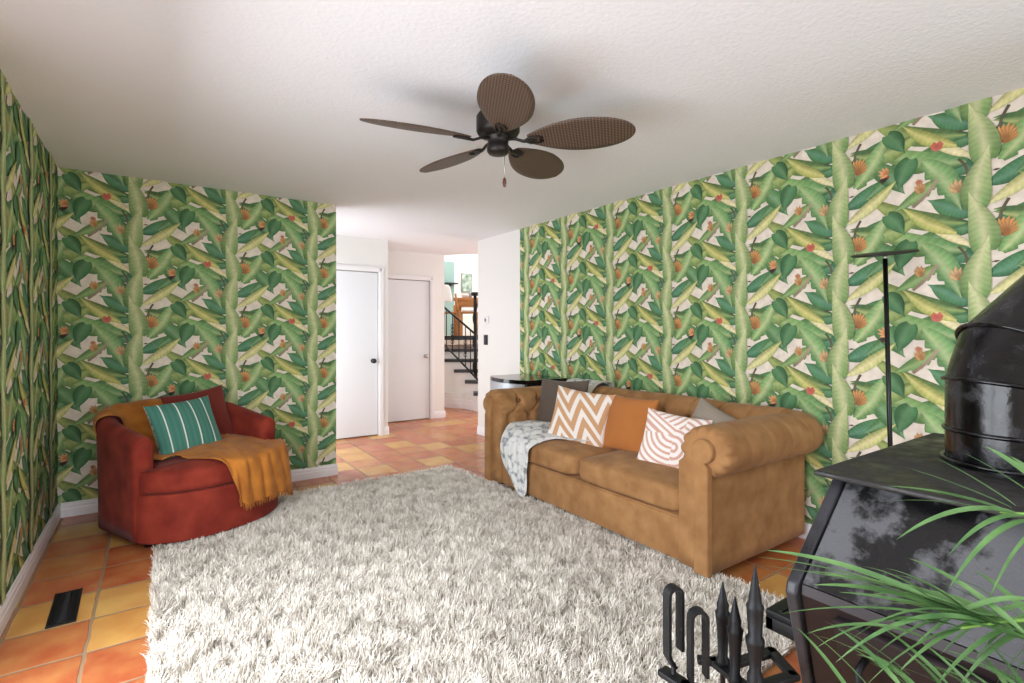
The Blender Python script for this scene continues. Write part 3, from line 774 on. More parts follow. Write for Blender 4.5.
grad = np.array([0.9, 0.9, 1.0, 1.0, 1.0, 1.0, 1.0, 1.0])
cv = np.repeat(cc[:, None, :], 8, 1); cv = np.concatenate([cv, np.ones((NS, 8, 1))], 2).astype(np.float32)
ca.data.foreach_set('color', cv.ravel())
me.materials.append(M_pile); me.polygons.foreach_set('use_smooth', np.ones(len(quads), dtype=bool))
pile = bpy.data.objects.new('pile', me); COL.objects.link(pile); pile.parent = rug; pile['kind'] = 'stuff'

# ------------------------------------------------------------------ sofa
def suede(name, c1, c2, scale=7, sheen=0.35):
    return mat(name, c1, 0.85, color2=c2, vscale=scale, bump=0.12, bscale=260, sheen=sheen, spec=0.2, bdist=0.002, detail=6)
M_tan = suede('tan_microsuede', '#8f6640', '#ac8155', 9, 0.08)
M_button = mat('tan_button', '#7a5230', 0.8)
M_redwood = mat('sofa_foot_wood', '#4a2418', 0.4)
sofa = thing('sofa', 'tan suede rolled arm sofa with button tufted back along the right papered wall', 'sofa', (2.80, 2.645, 0), -PI/2)
HW, IN = 1.07, 0.868
def arm_section(sx):
    pts = []
    for k in range(9): pts.append(((IN, 0.055+0.545*k/8), 'l'))
    cx_, cz_, rx, rz = 1.02, 0.672, 0.155, 0.133
    for k in range(105):
        a = math.radians(205-k*(205+118)/104); pts.append(((cx_+rx*math.cos(a), cz_+rz*math.sin(a)), 'r'))
    for k in range(9): pts.append(((HW-0.003, 0.545-0.49*k/8), 'l'))
    return pts
def tuft(a, h, rows, pitch, depth=0.042):
    """dent at a diamond grid of buttons: rows = [(height, offset)]"""
    d = 0.0
    for rh, off in rows:
        k = round((a-off)/pitch); da = a-off-k*pitch; dh = h-rh
        d += depth*math.exp(-(da*da+dh*dh)/(0.030**2))
    # creases run diagonally between the buttons
    (h0, o0_), (h1, o1_) = rows[0], rows[1]
    if min(h0, h1)-0.01 < h < max(h0, h1)+0.01:
        t = (h-h0)/(h1-h0)
        for sgn in (1, -1):
            c = o0_+t*sgn*pitch/2; k = round((a-c)/pitch); da = a-c-k*pitch
            d += 0.010*math.exp(-(da/0.013)**2)
    top = max(h0, h1)
    if h > top:
        o_ = o0_ if h0 == top else o1_
        k = round((a-o_)/pitch); da = a-o_-k*pitch; d += 0.011*math.exp(-(da/0.014)**2)
    return d
ROWS = [(0.715, 0.0), (0.58, 0.105)]
for sx in (1, -1):
    sec = arm_section(sx); g = G(); n = len(sec)
    ys = [(-0.482, 0.30), (-0.481, 0.62), (-0.474, 0.84), (-0.462, 0.94), (-0.445, 0.985), (-0.42, 1.0)]+[(-0.42+0.90*k/80, 1.0) for k in range(1, 81)]
    b0 = len(g.v)
    for yy, s1 in ys:
        ring = []
        for q, ((px, pzv), kind) in enumerate(sec):
            if kind == 'r':
                c = (1.02, 0.672); ang_ = math.atan2(pzv-c[1], px-c[0])
                s2 = s1
                if yy < -0.40: s2 = s1*(1-0.11*(0.5+0.5*math.cos(ang_*13))**2*min(1, (-0.40-yy)/0.05)*(1 if s1 > 0.5 else 0.4))
                dx, dz = (px-c[0])*s2, (pzv-c[1])*s2
                # gathers across the roll
                for yk in (-0.28, -0.07, 0.14, 0.33):
                    w_ = 1-0.045*math.exp(-((yy-yk)/0.012)**2)*(1 if px > 0.93 else 0.4); dx *= w_; dz *= w_
                X_, Z_ = c[0]+dx, c[1]+dz
                if px < 1.0 and yy > -0.40: X_ += tuft(yy+0.07, pzv, ROWS, 0.21)*max(0, -math.cos(ang_))**0.5
            else:
                c = ((IN+HW)/2, pzv); s3 = 1-(1-s1)*0.18; X_ = c[0]+(px-c[0])*s3; Z_ = pzv
                if px < 0.9 and yy > -0.43: X_ += tuft(yy+0.07, pzv, ROWS, 0.21)
            g.vert((sx*X_, yy, Z_))
    for i in range(len(ys)-1):
        for q in range(n):
            g.face((b0+i*n+q, b0+i*n+(q+1) % n, b0+(i+1)*n+(q+1) % n, b0+(i+1)*n+q))
    g.face([b0+q for q in range(n)]); g.face([b0+(len(ys)-1)*n+q for q in range(n)])
    ar = g.build('arm', M_tan, sofa)
    # keyhole front panel with its domed top
    g = G(); out = [(sx*0.988, 0.050), (sx*0.988, 0.635)]
    for k in range(15):
        a = math.radians(205-k*(205+75)/14); out.append((sx*(1.034+0.064*math.cos(a)), 0.683+0.064*math.sin(a)))
    out += [(sx*1.070, 0.60), (sx*1.073, 0.050)]
    bm = bmesh.new(); vs = [bm.verts.new((p[0], -0.514, p[1])) for p in out]; f = bm.faces.new(vs)
    r_ = bmesh.ops.extrude_face_region(bm, geom=[f]); 
    for v in [e for e in r_['geom'] if isinstance(e, bmesh.types.BMVert)]: v.co.y = -0.472
    bmesh.ops.recalc_face_normals(bm, faces=bm.faces)
    bmesh.ops.bevel(bm, geom=[e for e in bm.edges if abs(e.verts[0].co.y+0.514) < 1e-4 and abs(e.verts[1].co.y+0.514) < 1e-4], offset=0.010, segments=3, profile=0.5, affect='EDGES')
    g.take(bm); g.build('arm_panel', M_tan, ar, angle=50)
    for rh, off in ROWS:
        for k in range(-4, 5):
            yb = off-0.07+k*0.21
            if -0.38 < yb < 0.16:
                g = G()
                xb = IN+0.030 if rh < 0.6 else 0.893
                g.softbox((sx*xb, yb, rh), (0.009, 0.015, 0.015), 2.2, 3); g.build('button', M_button, ar)
# tufted back
def back_section():
    pts = []
    for k in range(8): pts.append((0.165+0.02*k/7, 0.36+0.24*k/7))
    cy_, cz_, ry, rz = 0.335, 0.690, 0.150, 0.140
    for k in range(27):
        a = math.radians(205-k*(205+60)/26); pts.append((cy_+ry*math.cos(a), cz_+rz*math.sin(a)))
    for k in range(6): pts.append((0.475, 0.55-0.49*k/5))
    return pts
bs = back_section(); g = G()
def back_fn(u, v):
    x = -1.03+2.06*u; i = int(round(v*(len(bs)-1))); py, pzv = bs[i]
    if py < 0.33: 
        py += tuft(x, pzv, ROWS, 0.21, 0.03)*(1 if pzv > 0.45 else 0)
    if pzv > 0.76:
        k = round(x/0.21); pzv -= 0.012*math.exp(-((x-k*0.21)/0.014)**2)
    pzv += 0.004*math.sin(x*7)
    return (x, py, pzv)
g.grid(180, len(bs), back_fn)
bk = g.build('back', M_tan, sofa)
g = G(); g.box((-1.03, 0.30, 0.06), (1.03, 0.47, 0.62), 0.01)
for sgn in (-1, 1):
    m0 = [(p[0], p[1]) for p in bs]
    idx = [g.vert((sgn*1.03, p[0], p[1])) for p in m0]; g.face(idx)
g.build('back_frame', M_tan, bk)
for rh, off in ROWS:
    for k in range(-5, 6):
        xb = off+k*0.21
        if abs(xb) < 0.82:
            g = G(); g.softbox((xb, (0.207 if rh > 0.6 else 0.208), rh), (0.015, 0.009, 0.015), 2.2, 3); g.build('button', M_button, bk)
g = G(); g.box((-0.98, -0.462, 0.055), (0.98, 0.45, 0.295), 0.012); g.box((-0.975, -0.468, 0.055), (0.975, -0.455, 0.285), 0.006)
g.build('base', M_tan, sofa, angle=40)
def cush_fn(w, q):
    w = Vector(w); w.z += 0.004*math.sin(w.x*9+w.y*6)
    if q.y < -0.5: w.y += 0.006*math.sin(w.x*11)
    return w
for cx_ in (-0.434, 0.434):
    g = G(); g.softbox((cx_, -0.145, 0.368), (0.432, 0.332, 0.077), 7, 18, crown=0.03, fn=cush_fn); g.build('seat_cushion', M_tan, sofa)
for fx_, fy_ in ((-0.97, -0.40), (0.97, -0.40), (-0.97, 0.41), (0.97, 0.41)):
    z0 = 0.006 if fy_ < 0 else 0.0
    if fy_ < 0: z0 = 0.013
    g = G(); g.lathe([(0.030, z0), (0.040, 0.03), (0.046, 0.05), (0.046, 0.06)], 16, c=(fx_, fy_, 0)); g.build('foot', M_redwood, sofa)

# ------------------------------------------------------------------ pillows
def pillow(name, label, w, h, t, colf, center, ax_u, ax_v, m, n=44, parent_rough=None, cat='cushion', back_col=None, group=None, pinch=0.07):
    """ax_u, ax_v: world directions of the width and height; faces along ax_u x ax_v"""
    U = Vector(ax_u).normalized(); V_ = Vector(ax_v); V_ = (V_-U*V_.dot(U)).normalized(); N_ = U.cross(V_)
    g = G()
    for side in (1, -1):
        def fn(a, b_):
            u = -1+2*a; v = -1+2*b_
            x = w/2*u*(1-pinch*(1-v*v)*u*u); y = h/2*v*(1-pinch*(1-u*u)*v*v)
            e = max(0.0, (1-u**2)*(1-v**2))
            z = side*(t/2)*(e**0.42)*(1+0.10*math.sin(u*3+v*2+side))
            return (x, y, z)
        g.grid(n, n, fn, colf=(lambda a, b_, sd=side: colf(-1+2*a, -1+2*b_) if sd > 0 or back_col is None else back_col), flip=(side < 0))
    # piping round the seam
    o = g.build(name, m)
    R = Matrix((U, V_, N_)).transposed().to_4x4()
    o.matrix_world = Matrix.Translation(center) @ R
    bm = bmesh.new(); bm.from_mesh(o.data); bmesh.ops.remove_doubles(bm, verts=bm.verts, dist=1e-5); bmesh.ops.recalc_face_normals(bm, faces=bm.faces); bm.to_mesh(o.data); bm.free()
    return tag(o, label, cat, group)
M_cloth = mat('cushion_cloth', None, 0.9, col_attr=True, bump=0.15, bscale=300, sheen=0.15, bdist=0.002, var=0.06, vscale=12)

# ------------------------------------------------------------------ red barrel loveseat chair
M_red = suede('rust_red_velvet', '#6c2119', '#8f3728', 7, 0.06)
chair = thing('barrel_armchair', 'wide rust red velvet barrel armchair with bowed front in the papered corner', 'armchair', (CH_O[0], CH_O[1], 0), CH_R)
CWd = 0.455; CB = 0.30
def front_y(x): 
    return -0.42-0.27*max(0.0, 1-(abs(x)/0.452)**2.2)**0.62
def back_path(t):
    """t 0..1 from the left arm front round the back to the right arm front"""
    a = PI-(-0.0)-t*PI        # 180 -> 0 degrees
    e = 2.0/3.4
    c, s = math.cos(a), math.sin(a)
    if s < 0.0: s = 0.0
    # straight arms then the rounded back
    return c, s
PATH = []
NB = 64
for k in range(13): PATH.append((-CWd, -0.42+0.36*k/13))
for k in range(NB+1):
    a = PI-k*PI/NB; e = 2/2.9
    PATH.append((math.copysign(abs(math.cos(a))**e, math.cos(a))*CWd, -0.06+(CB+0.06)*abs(math.sin(a))**e))
for k in range(13): PATH.append((CWd, -0.06-0.36*(k+1)/13))
L_ = [0]
for i in range(1, len(PATH)): L_.append(L_[-1]+math.dist(PATH[i], PATH[i-1]))
def top_h(t):
    s = min(t, 1-t)*2     # 0 at the arm fronts, 1 at the back centre
    return 0.665+0.125*min(1, s/0.75)**1.1
def norm_at(i):
    a = PATH[max(0, i-1)]; b_ = PATH[min(len(PATH)-1, i+1)]; d = Vector((b_[0]-a[0], b_[1]-a[1])).normalized(); return Vector((-d.y, d.x))  # outward
g = G(); secn = None; b0 = 0
for i, p in enumerate(PATH):
    t = L_[i]/L_[-1]; N2 = norm_at(i); th = top_h(t); end = min(1.0, min(L_[i], L_[-1]-L_[i])/0.03); thick = 0.115+0.015*math.sin(PI*t)
    es = 0.80+0.20*math.sqrt(max(0, 1-(1-end)**2))
    sec = []
    fl = 0.012
    for k in range(8): sec.append((0.0+fl*(k/7)**2, 0.05+(th-0.06-0.05)*k/7))
    for k in range(13):
        a = PI*k/12; sec.append((fl-0.058*(1-math.cos(a))-0.0, th-0.06+0.06*math.sin(a)))
    for k in range(7): sec.append((fl-0.116-(thick-0.116), (th-0.06)-(th-0.06-0.28)*(k+1)/7))
    m_ = len(sec)
    for off, z in sec:
        o_ = -0.055+(off+0.055)*es; z_ = z if z < 0.3 else 0.3+(z-0.3)*(0.97+0.03*es)
        g.vert((p[0]+N2.x*o_, p[1]+N2.y*o_, z_))
    if i:
        for q in range(m_): g.face((b0, ) if False else ((i-1)*m_+q, (i-1)*m_+(q+1) % m_, i*m_+(q+1) % m_, i*m_+q))
g.face(list(range(m_))); g.face([(len(PATH)-1)*m_+q for q in range(m_)])
g.build('arms_and_back', M_red, chair)
def dshape(inset, n=40, fr=0.0, back=0.27):
    w = 0.452-inset; pts = []
    for k in range(n+1):
        x = -w+2*w*k/n; xx = x*0.450/w if w else x
        pts.append((x, front_y(xx*0.999)+fr))
    pts += [(w, -0.1), (w*0.88, 0.14), (w*0.5, back), (-w*0.5, back), (-w*0.88, 0.14), (-w, -0.1)]
    return pts
def rounded_slab(g, pts_fn, z0, z1, r, crown=0.0, rings=5):
    """prism of an outline with rounded top and bottom rims"""
    prof = []
    for k in range(rings+1):
        a = PI/2*k/rings; prof.append((r*(1-math.sin(a)), z0+r*(1-math.cos(a))))
    for k in range(rings+1):
        a = PI/2*k/rings; prof.append((r*(1-math.cos(a)), z1-r*(1-math.sin(a))))
    base_ = pts_fn
    cxm = sum(p[0] for p in base_)/len(base_); cym = sum(p[1] for p in base_)/len(base_); n = len(base_); b0 = len(g.v)
    for ins, z in prof:
        for i, p in enumerate(base_):
            a = Vector(base_[i-1]); b_ = Vector(base_[(i+1) % n]); d = (b_-a).normalized(); nn = Vector((-d.y, d.x))
            g.vert((p[0]+nn.x*ins, p[1]+nn.y*ins, z))
    for i in range(len(prof)-1):
        for q in range(n): g.face((b0+i*n+q, b0+i*n+(q+1) % n, b0+(i+1)*n+(q+1) % n, b0+(i+1)*n+q))
    # closing rings towards the middle, crowned
    last = b0+(len(prof)-1)*n; prev = last
    for j in range(1, 7):
        f = 1-j/6.0; st_ = len(g.v)
        for q in range(n):
            v = Vector(g.v[last+q]); x = cxm+(v.x-cxm)*f; y = cym+(v.y-cym)*f
            g.vert((x, y, z1+crown*(1-f*f)))
        for q in range(n): g.face((prev+q, prev+(q+1) % n, st_+(q+1) % n, st_+q))
        prev = st_
    g.face([b0+q for q in range(n)][::-1])
g = G(); rounded_slab(g, dshape(0.004), 0.045, 0.335, 0.015); g.build('base', M_red, chair, angle=60)
# T-cushion: bowed front, narrow between the arms
def cushion_outline():
    pts = []; n = 40
    for k in range(n+1):
        x = -0.445+0.89*k/n; pts.append((x, front_y(x*0.999)-0.008))
    pts += [(0.445, -0.435), (0.337, -0.43), (0.333, -0.1), (0.30, 0.08), (0.2, 0.16), (-0.2, 0.16), (-0.30, 0.08), (-0.333, -0.1), (-0.337, -0.43), (-0.445, -0.435)]
    return pts
g = G(); rounded_slab(g, cushion_outline(), 0.335, 0.475, 0.045, crown=0.03); g.build('seat_cushion', M_red, chair, angle=60)
for fx_, fy_ in ((-0.37, -0.38), (0.36, -0.38), (-0.33, 0.16), (0.33, 0.16)):
    z0 = 0.013 if fx_ > 0 or fy_ > 5 else 0.0
    wxp = CH_O[0]+fx_*math.cos(CH_R)-fy_*math.sin(CH_R); wyp = CH_O[1]+fx_*math.sin(CH_R)+fy_*math.cos(CH_R)
    z0 = 0.013 if (0.03 < wxp and wyp < 4.27) else 0.0
    g = G(); g.lathe([(0.022, z0), (0.026, 0.03), (0.03, 0.05)], 12, c=(fx_, fy_, 0)); g.build('foot', M_blackpl, chair)

def chair_w(x, y, z):
    return Vector((CH_O[0]+x*math.cos(CH_R)-y*math.sin(CH_R), CH_O[1]+x*math.sin(CH_R)+y*math.cos(CH_R), z))
def chair_d(x, y, z):
    return Vector((x*math.cos(CH_R)-y*math.sin(CH_R), x*math.sin(CH_R)+y*math.cos(CH_R), z))
redc = lin('#6e241b')
pillow('throw_pillow', 'rust red velvet cushion leaning on the back of the red armchair', 0.42, 0.42, 0.14, lambda u, v: redc,
       chair_w(0.155, 0.03, 0.665), chair_d(0.93, -0.12, 0.12), chair_d(0.0, 0.34, 1.0), M_cloth, pinch=0.08)
teal = lin('#41786a'); wht = lin('#dfe4dc')
def teal_col(u, v):
    for c in (-0.66, -0.22, 0.22, 0.66):
        if abs(u-c) < 0.026: return wht
    return sc(teal, 1.0+0.1*math.sin(u*40))
pillow('throw_pillow', 'teal cushion with thin white stripes resting on the red armchair', 0.42, 0.40, 0.13, teal_col,
       chair_w(-0.06, -0.20, 0.645), chair_d(0.95, 0.02, 0.06), chair_d(-0.22, 0.42, 0.87), M_cloth, n=110, back_col=lin('#cbb9ae'))

# orange throw over the chair
M_orange = mat('ochre_gauze', '#9a5a18', 0.9, color2='#bd7728', vscale=9, bump=0.5, bscale=180, bdist=0.004, sheen=0.1)
thr = thing('throw_blanket', 'ochre orange fringed throw blanket draped over the red barrel armchair', 'blanket', (CH_O[0], CH_O[1], 0), CH_R)
g = G()
# piece A: over the back-left rim and down to the seat
rowsA = []
def rim(t, off, dz):
    i = min(len(PATH)-1, int(t*(len(PATH)-1))); p = PATH[i]; N2 = norm_at(i); tt = L_[i]/L_[-1]
    return (p[0]+N2.x*off, p[1]+N2.y*off, top_h(tt)+dz)
for off, dz in ((0.016, -0.10), (0.024, -0.05), (0.012, 0.0), (-0.05, 0.018), (-0.115, -0.01), (-0.135, -0.10), (-0.15, -0.20)):
    rowsA.append([rim(t, off, dz+(0.0 if k not in (0, 5) else 0.0)) for k, t in enumerate((0.19, 0.26, 0.34, 0.42, 0.50, 0.56))])
rowsA.append([(-0.315, -0.16, 0.52), (-0.28, -0.06, 0.52), (-0.20, 0.0, 0.52), (-0.12, 0.03, 0.53), (0.0, 0.05, 0.53), (0.08, 0.05, 0.53)])
rowsA.append([(-0.315, -0.26, 0.510), (-0.26, -0.20, 0.515), (-0.18, -0.14, 0.52), (-0.08, -0.10, 0.52), (0.04, -0.06, 0.52), (0.14, -0.04, 0.52)])
rowsA.append([(-0.28, -0.36, 0.505), (-0.20, -0.35, 0.512), (-0.12, -0.32, 0.515), (-0.02, -0.30, 0.515), (0.08, -0.26, 0.515), (0.18, -0.22, 0.515)])
fA = loft_fn(rowsA)
def fAn(u, v):
    p = fA(u, v); w = 0.004*math.sin(v*26+u*5)+0.003*math.sin(v*11-u*9); return (p[0]+w*0.5, p[1]+w*0.3, p[2]+w*(0.9 if u < 0.9 else 1.0))
g.grid(60, 44, fAn)
# piece B: across the seat and hanging over the front right
def fy(x, d=0.02): return front_y(max(-0.44, min(0.44, x)))-d
xb = [-0.22, -0.06, 0.06, 0.17, 0.28, 0.38, 0.46]
rowsB = [[(x+0.02, yb_, zb) for x, yb_, zb in zip(xb, (-0.34, -0.24, -0.14, -0.08, -0.06, -0.10, -0.30), (0.515, 0.525, 0.530, 0.530, 0.525, 0.51, 0.485))],
         [(x, yb_, zb) for x, yb_, zb in zip(xb, (-0.37, -0.36, -0.33, -0.30, -0.30, -0.30, -0.36), (0.515, 0.528, 0.530, 0.528, 0.522, 0.512, 0.49))],
         [(x, yb_, zb) for x, yb_, zb in zip(xb, (-0.40, -0.46, -0.50, -0.48, -0.46, -0.44, -0.42), (0.510, 0.522, 0.522, 0.518, 0.512, 0.502, 0.485))]]
xh = [-0.20, -0.10, 0.00, 0.13, 0.27, 0.40, 0.485]
yf = [(-0.43, -0.56, fy(0.00, 0.005), fy(0.13, 0.0), fy(0.27, 0.015), fy(0.40, 0.04), -0.455)]
rowsB.append([(x, y_, z_) for x, y_, z_ in zip(xh, yf[0], (0.506, 0.512, 0.490, 0.494, 0.500, 0.500, 0.494))])
rowsB.append([(x, y_, z_) for x, y_, z_ in zip([-0.20, -0.09, 0.00, 0.13, 0.27, 0.42, 0.50], (-0.45, -0.60, fy(0.0, 0.035), fy(0.13, 0.035), fy(0.27, 0.05), fy(0.40, 0.06), -0.465), (0.505, 0.508, 0.42, 0.42, 0.415, 0.41, 0.41))])
rowsB.append([(x, y_, z_) for x, y_, z_ in zip([-0.20, -0.09, 0.00, 0.13, 0.28, 0.435, 0.51], (-0.46, -0.645, fy(0.0, 0.035), fy(0.13, 0.04), fy(0.27, 0.055), fy(0.40, 0.07), -0.47), (0.505, 0.500, 0.33, 0.32, 0.31, 0.28, 0.27))])
rowsB.append([(x, y_, z_) for x, y_, z_ in zip([-0.20, -0.085, 0.00, 0.13, 0.29, 0.445, 0.515], (-0.47, -0.68, fy(0.0, 0.04), fy(0.13, 0.045), fy(0.27, 0.06), fy(0.40, 0.075), -0.475), (0.504, 0.478, 0.22, 0.20, 0.20, 0.16, 0.12))])
fB = loft_fn(rowsB)
def fBn(u, v):
    p = fB(u, v); k = min(1, max(0, (u-0.35)/0.3)); w = (0.006+0.013*k)*math.sin(v*30+0.8*math.sin(u*4))+0.004*math.sin(v*60+u*3)
    if k > 0.3: return (p[0], p[1]-abs(w)*0.9-0.004, p[2])
    return (p[0], p[1], p[2]+abs(w)*0.8+0.002)
g.grid(56, 90, fBn)
ob = g.build('blanket', M_orange, thr, clean=False); md = ob.modifiers.new('thick', 'SOLIDIFY'); md.thickness = 0.004; md.offset = 0
g = G()
for k in range(70):
    v = 0.30+0.70*k/69; p = Vector(fBn(1.0, v)); 
    for j in range(2):
        q = p+Vector((random.uniform(-0.004, 0.004), random.uniform(-0.003, 0.003), 0)); L2 = random.uniform(0.022, 0.042)
        g.tube([q+Vector((0, 0, 0.004)), q+Vector((random.uniform(-0.006, 0.006), random.uniform(-0.005, 0.003), -L2))], [0.0022, 0.0012], 5)
g.build('fringe', M_orange, thr)

# ------------------------------------------------------------------ pillows and throw on the sofa
def sofa_w(x, y, z): return Vector((2.80+y, 2.645-x, z))
def sofa_d(x, y, z): return Vector((y, -x, z))
brown = lin('#5c5046'); orange = lin('#b06d34'); greyc = lin('#8f8578'); tanp = lin('#c79a72'); creamp = lin('#e9e2dc')
pillow('throw_pillow', 'dark taupe square cushion standing in the far corner of the tan sofa', 0.50, 0.48, 0.15, lambda u, v: sc(brown, 1+0.05*math.sin(u*90)),
       sofa_w(-0.635, -0.03, 0.665), sofa_d(0.96, 0.22, 0.03), sofa_d(0.0, 0.26, 1.0), M_cloth, pinch=0.09)
def chev(u, v):
    a = math.radians(-22); x = u*math.cos(a)-v*math.sin(a); y = u*math.sin(a)+v*math.cos(a)
    P_ = 0.86; xx = (x/P_+0.25) % 1.0; tri = abs(xx-0.5)*2
    s = ((x*0.30+y)/0.66+tri*1.35) % 1.0
    return creamp if s < 0.45 else tanp
pillow('throw_pillow', 'cushion with white and tan zigzag pattern propped on the tan sofa', 0.48, 0.44, 0.14, chev,
       sofa_w(-0.30, -0.13, 0.635), sofa_d(0.90, 0.40, -0.10), sofa_d(0.10, 0.40, 0.92), M_cloth, n=150, pinch=0.08)
pillow('throw_pillow', 'plain burnt orange square cushion on the sofa between the two patterned cushions', 0.44, 0.42, 0.14, lambda u, v: orange,
       sofa_w(0.075, 0.0, 0.625), sofa_d(1.0, 0.02, 0.0), sofa_d(0.0, 0.34, 0.94), M_cloth, pinch=0.08)
pink = lin('#cfa595'); wh2 = lin('#efe9e6')
def swirl(u, v):
    # interlocking loops of stripes
    x, y = u*1.0, v*1.0
    if y > 0.55-0.5*x and x < 0.35: d = math.hypot(x+0.9, y-1.5)
    elif x > 0.10: d = math.hypot(x-0.15, (y+0.15)*0.9)+0.12 if y > -0.15 else math.hypot(x-0.15, (y+0.15)*0.8)+0.12
    else: d = math.hypot(x-0.05, y-0.35)+0.05 if y < 0.2 else abs(x*0.55+y*0.9)+0.2
    return pink if (d*5.4) % 1.0 < 0.42 else wh2
pillow('throw_pillow', 'white cushion with pale pink swirling stripes next to the near sofa arm', 0.42, 0.40, 0.14, swirl,
       sofa_w(0.545, -0.11, 0.585), sofa_d(0.94, 0.32, -0.10), sofa_d(0.14, 0.45, 0.88), M_cloth, n=150, pinch=0.08)
pillow('throw_pillow', 'grey cushion half hidden behind the pink swirl cushion and the near arm', 0.44, 0.44, 0.14, lambda u, v: sc(greyc, 1+0.06*math.sin(v*80)),
       sofa_w(0.71, 0.06, 0.605), sofa_d(0.95, -0.05, -0.32), sofa_d(0.30, 0.34, 0.90), M_cloth, pinch=0.1)

def throw_mat():
    m, nt, b = new_mat('blue_grey_print'); L = nt.links.new; N = nt.nodes.new
    tc = N('ShaderNodeTexCoord'); n = N('ShaderNodeTexNoise'); n.inputs['Scale'].default_value = 20; n.inputs['Detail'].default_value = 5; n.inputs['Distortion'].default_value = 0.3
    L(tc.outputs['Object'], n.inputs['Vector'])
    r = N('ShaderNodeValToRGB'); e = r.color_ramp.elements; e[0].position = 0.36; e[0].color = (*lin('#8b929a'), 1); e[1].position = 0.50; e[1].color = (*lin('#dcdcda'), 1)
    L(n.outputs['Fac'], r.inputs['Fac']); L(r.outputs['Color'], b.inputs['Base Color']); b.inputs['Roughness'].default_value = 0.9
    n2 = N('ShaderNodeTexNoise'); n2.inputs['Scale'].default_value = 160; L(tc.outputs['Object'], n2.inputs['Vector'])
    bp = N('ShaderNodeBump'); bp.inputs['Strength'].default_value = 0.3; bp.inputs['Distance'].default_value = 0.003; L(n2.outputs['Fac'], bp.inputs['Height']); L(bp.outputs['Normal'], b.inputs['Normal'])
    return m
M_throw = throw_mat()
t2 = thing('throw_blanket', 'white and blue grey patterned throw draped over the far end of the sofa', 'blanket', (2.80, 2.645, 0), -PI/2)
rows = [
    [(-0.93, 0.47, 0.70), (-0.84, 0.50, 0.70), (-0.76, 0.50, 0.70), (-0.66, 0.50, 0.70), (-0.56, 0.50, 0.70)],
    [(-0.92, 0.42, 0.825), (-0.84, 0.42, 0.83), (-0.75, 0.42, 0.835), (-0.66, 0.42, 0.835), (-0.54, 0.42, 0.83)],
    [(-0.91, 0.28, 0.845), (-0.83, 0.28, 0.85), (-0.74, 0.28, 0.85), (-0.65, 0.28, 0.85), (-0.54, 0.28, 0.845)],
    [(-0.86, 0.17, 0.72), (-0.80, 0.165, 0.72), (-0.72, 0.165, 0.72), (-0.64, 0.165, 0.72), (-0.55, 0.165, 0.72)],
    [(-0.83, 0.15, 0.50), (-0.76, 0.14, 0.52), (-0.66, 0.14, 0.51), (-0.54, 0.14, 0.50), (-0.38, 0.14, 0.495)],
    [(-0.84, -0.06, 0.50), (-0.72, -0.06, 0.53), (-0.56, -0.06, 0.52), (-0.38, -0.08, 0.505), (-0.15, -0.10, 0.49)],
    [(-0.84, -0.26, 0.53), (-0.73, -0.28, 0.55), (-0.60, -0.28, 0.52), (-0.44, -0.22, 0.50), (-0.19, -0.20, 0.485)],
    [(-0.83, -0.42, 0.53), (-0.74, -0.45, 0.515), (-0.63, -0.46, 0.495), (-0.52, -0.42, 0.485), (-0.38, -0.32, 0.478)],
    [(-0.80, -0.515, 0.43), (-0.71, -0.535, 0.43), (-0.61, -0.53, 0.43), (-0.51, -0.52, 0.43), (-0.43, -0.50, 0.43)],
    [(-0.76, -0.525, 0.27), (-0.68, -0.54, 0.27), (-0.60, -0.53, 0.27), (-0.52, -0.52, 0.28), (-0.45, -0.505, 0.32)],
    [(-0.65, -0.515, 0.14), (-0.60, -0.525, 0.13), (-0.55, -0.525, 0.12), (-0.51, -0.515, 0.14), (-0.47, -0.505, 0.20)],
    [(-0.55, -0.510, 0.045), (-0.54, -0.515, 0.045), (-0.52, -0.515, 0.045), (-0.50, -0.510, 0.05), (-0.475, -0.505, 0.08)]]
fC = loft_fn(rows)
def fCn(u, v):
    p = fC(u, v); w = 0.010*math.sin(v*20+u*9)+0.006*math.sin(v*9-u*23)
    if u > 0.68: return (p[0], p[1]-abs(w)*0.8, p[2])
    return (p[0], p[1]-abs(w)*0.2, p[2]+abs(w)*0.8)
g = G(); g.grid(96, 40, fCn)
ob = g.build('blanket', M_throw, t2, clean=False); md = ob.modifiers.new('thick', 'SOLIDIFY'); md.thickness = 0.005; md.offset = 0
# pale folded end lying over the sofa back, right of the rest
g = G(); fD = loft_fn([[(-0.535, 0.42, 0.70), (-0.50, 0.42, 0.70)], [(-0.54, 0.44, 0.845), (-0.50, 0.44, 0.845)], [(-0.545, 0.28, 0.862), (-0.50, 0.28, 0.862)],
                       [(-0.54, 0.163, 0.78), (-0.495, 0.163, 0.77)], [(-0.54, 0.150, 0.66), (-0.49, 0.150, 0.655)], [(-0.535, 0.145, 0.58), (-0.495, 0.145, 0.58)]])
g.grid(40, 8, fD); ob = g.build('hem', mat('pale_hem', '#c3c4b8', 0.9, bump=0.3, bscale=120), t2, clean=False, label='pale green grey edge band'); md = ob.modifiers.new('thick', 'SOLIDIFY'); md.thickness = 0.012; md.offset = 0

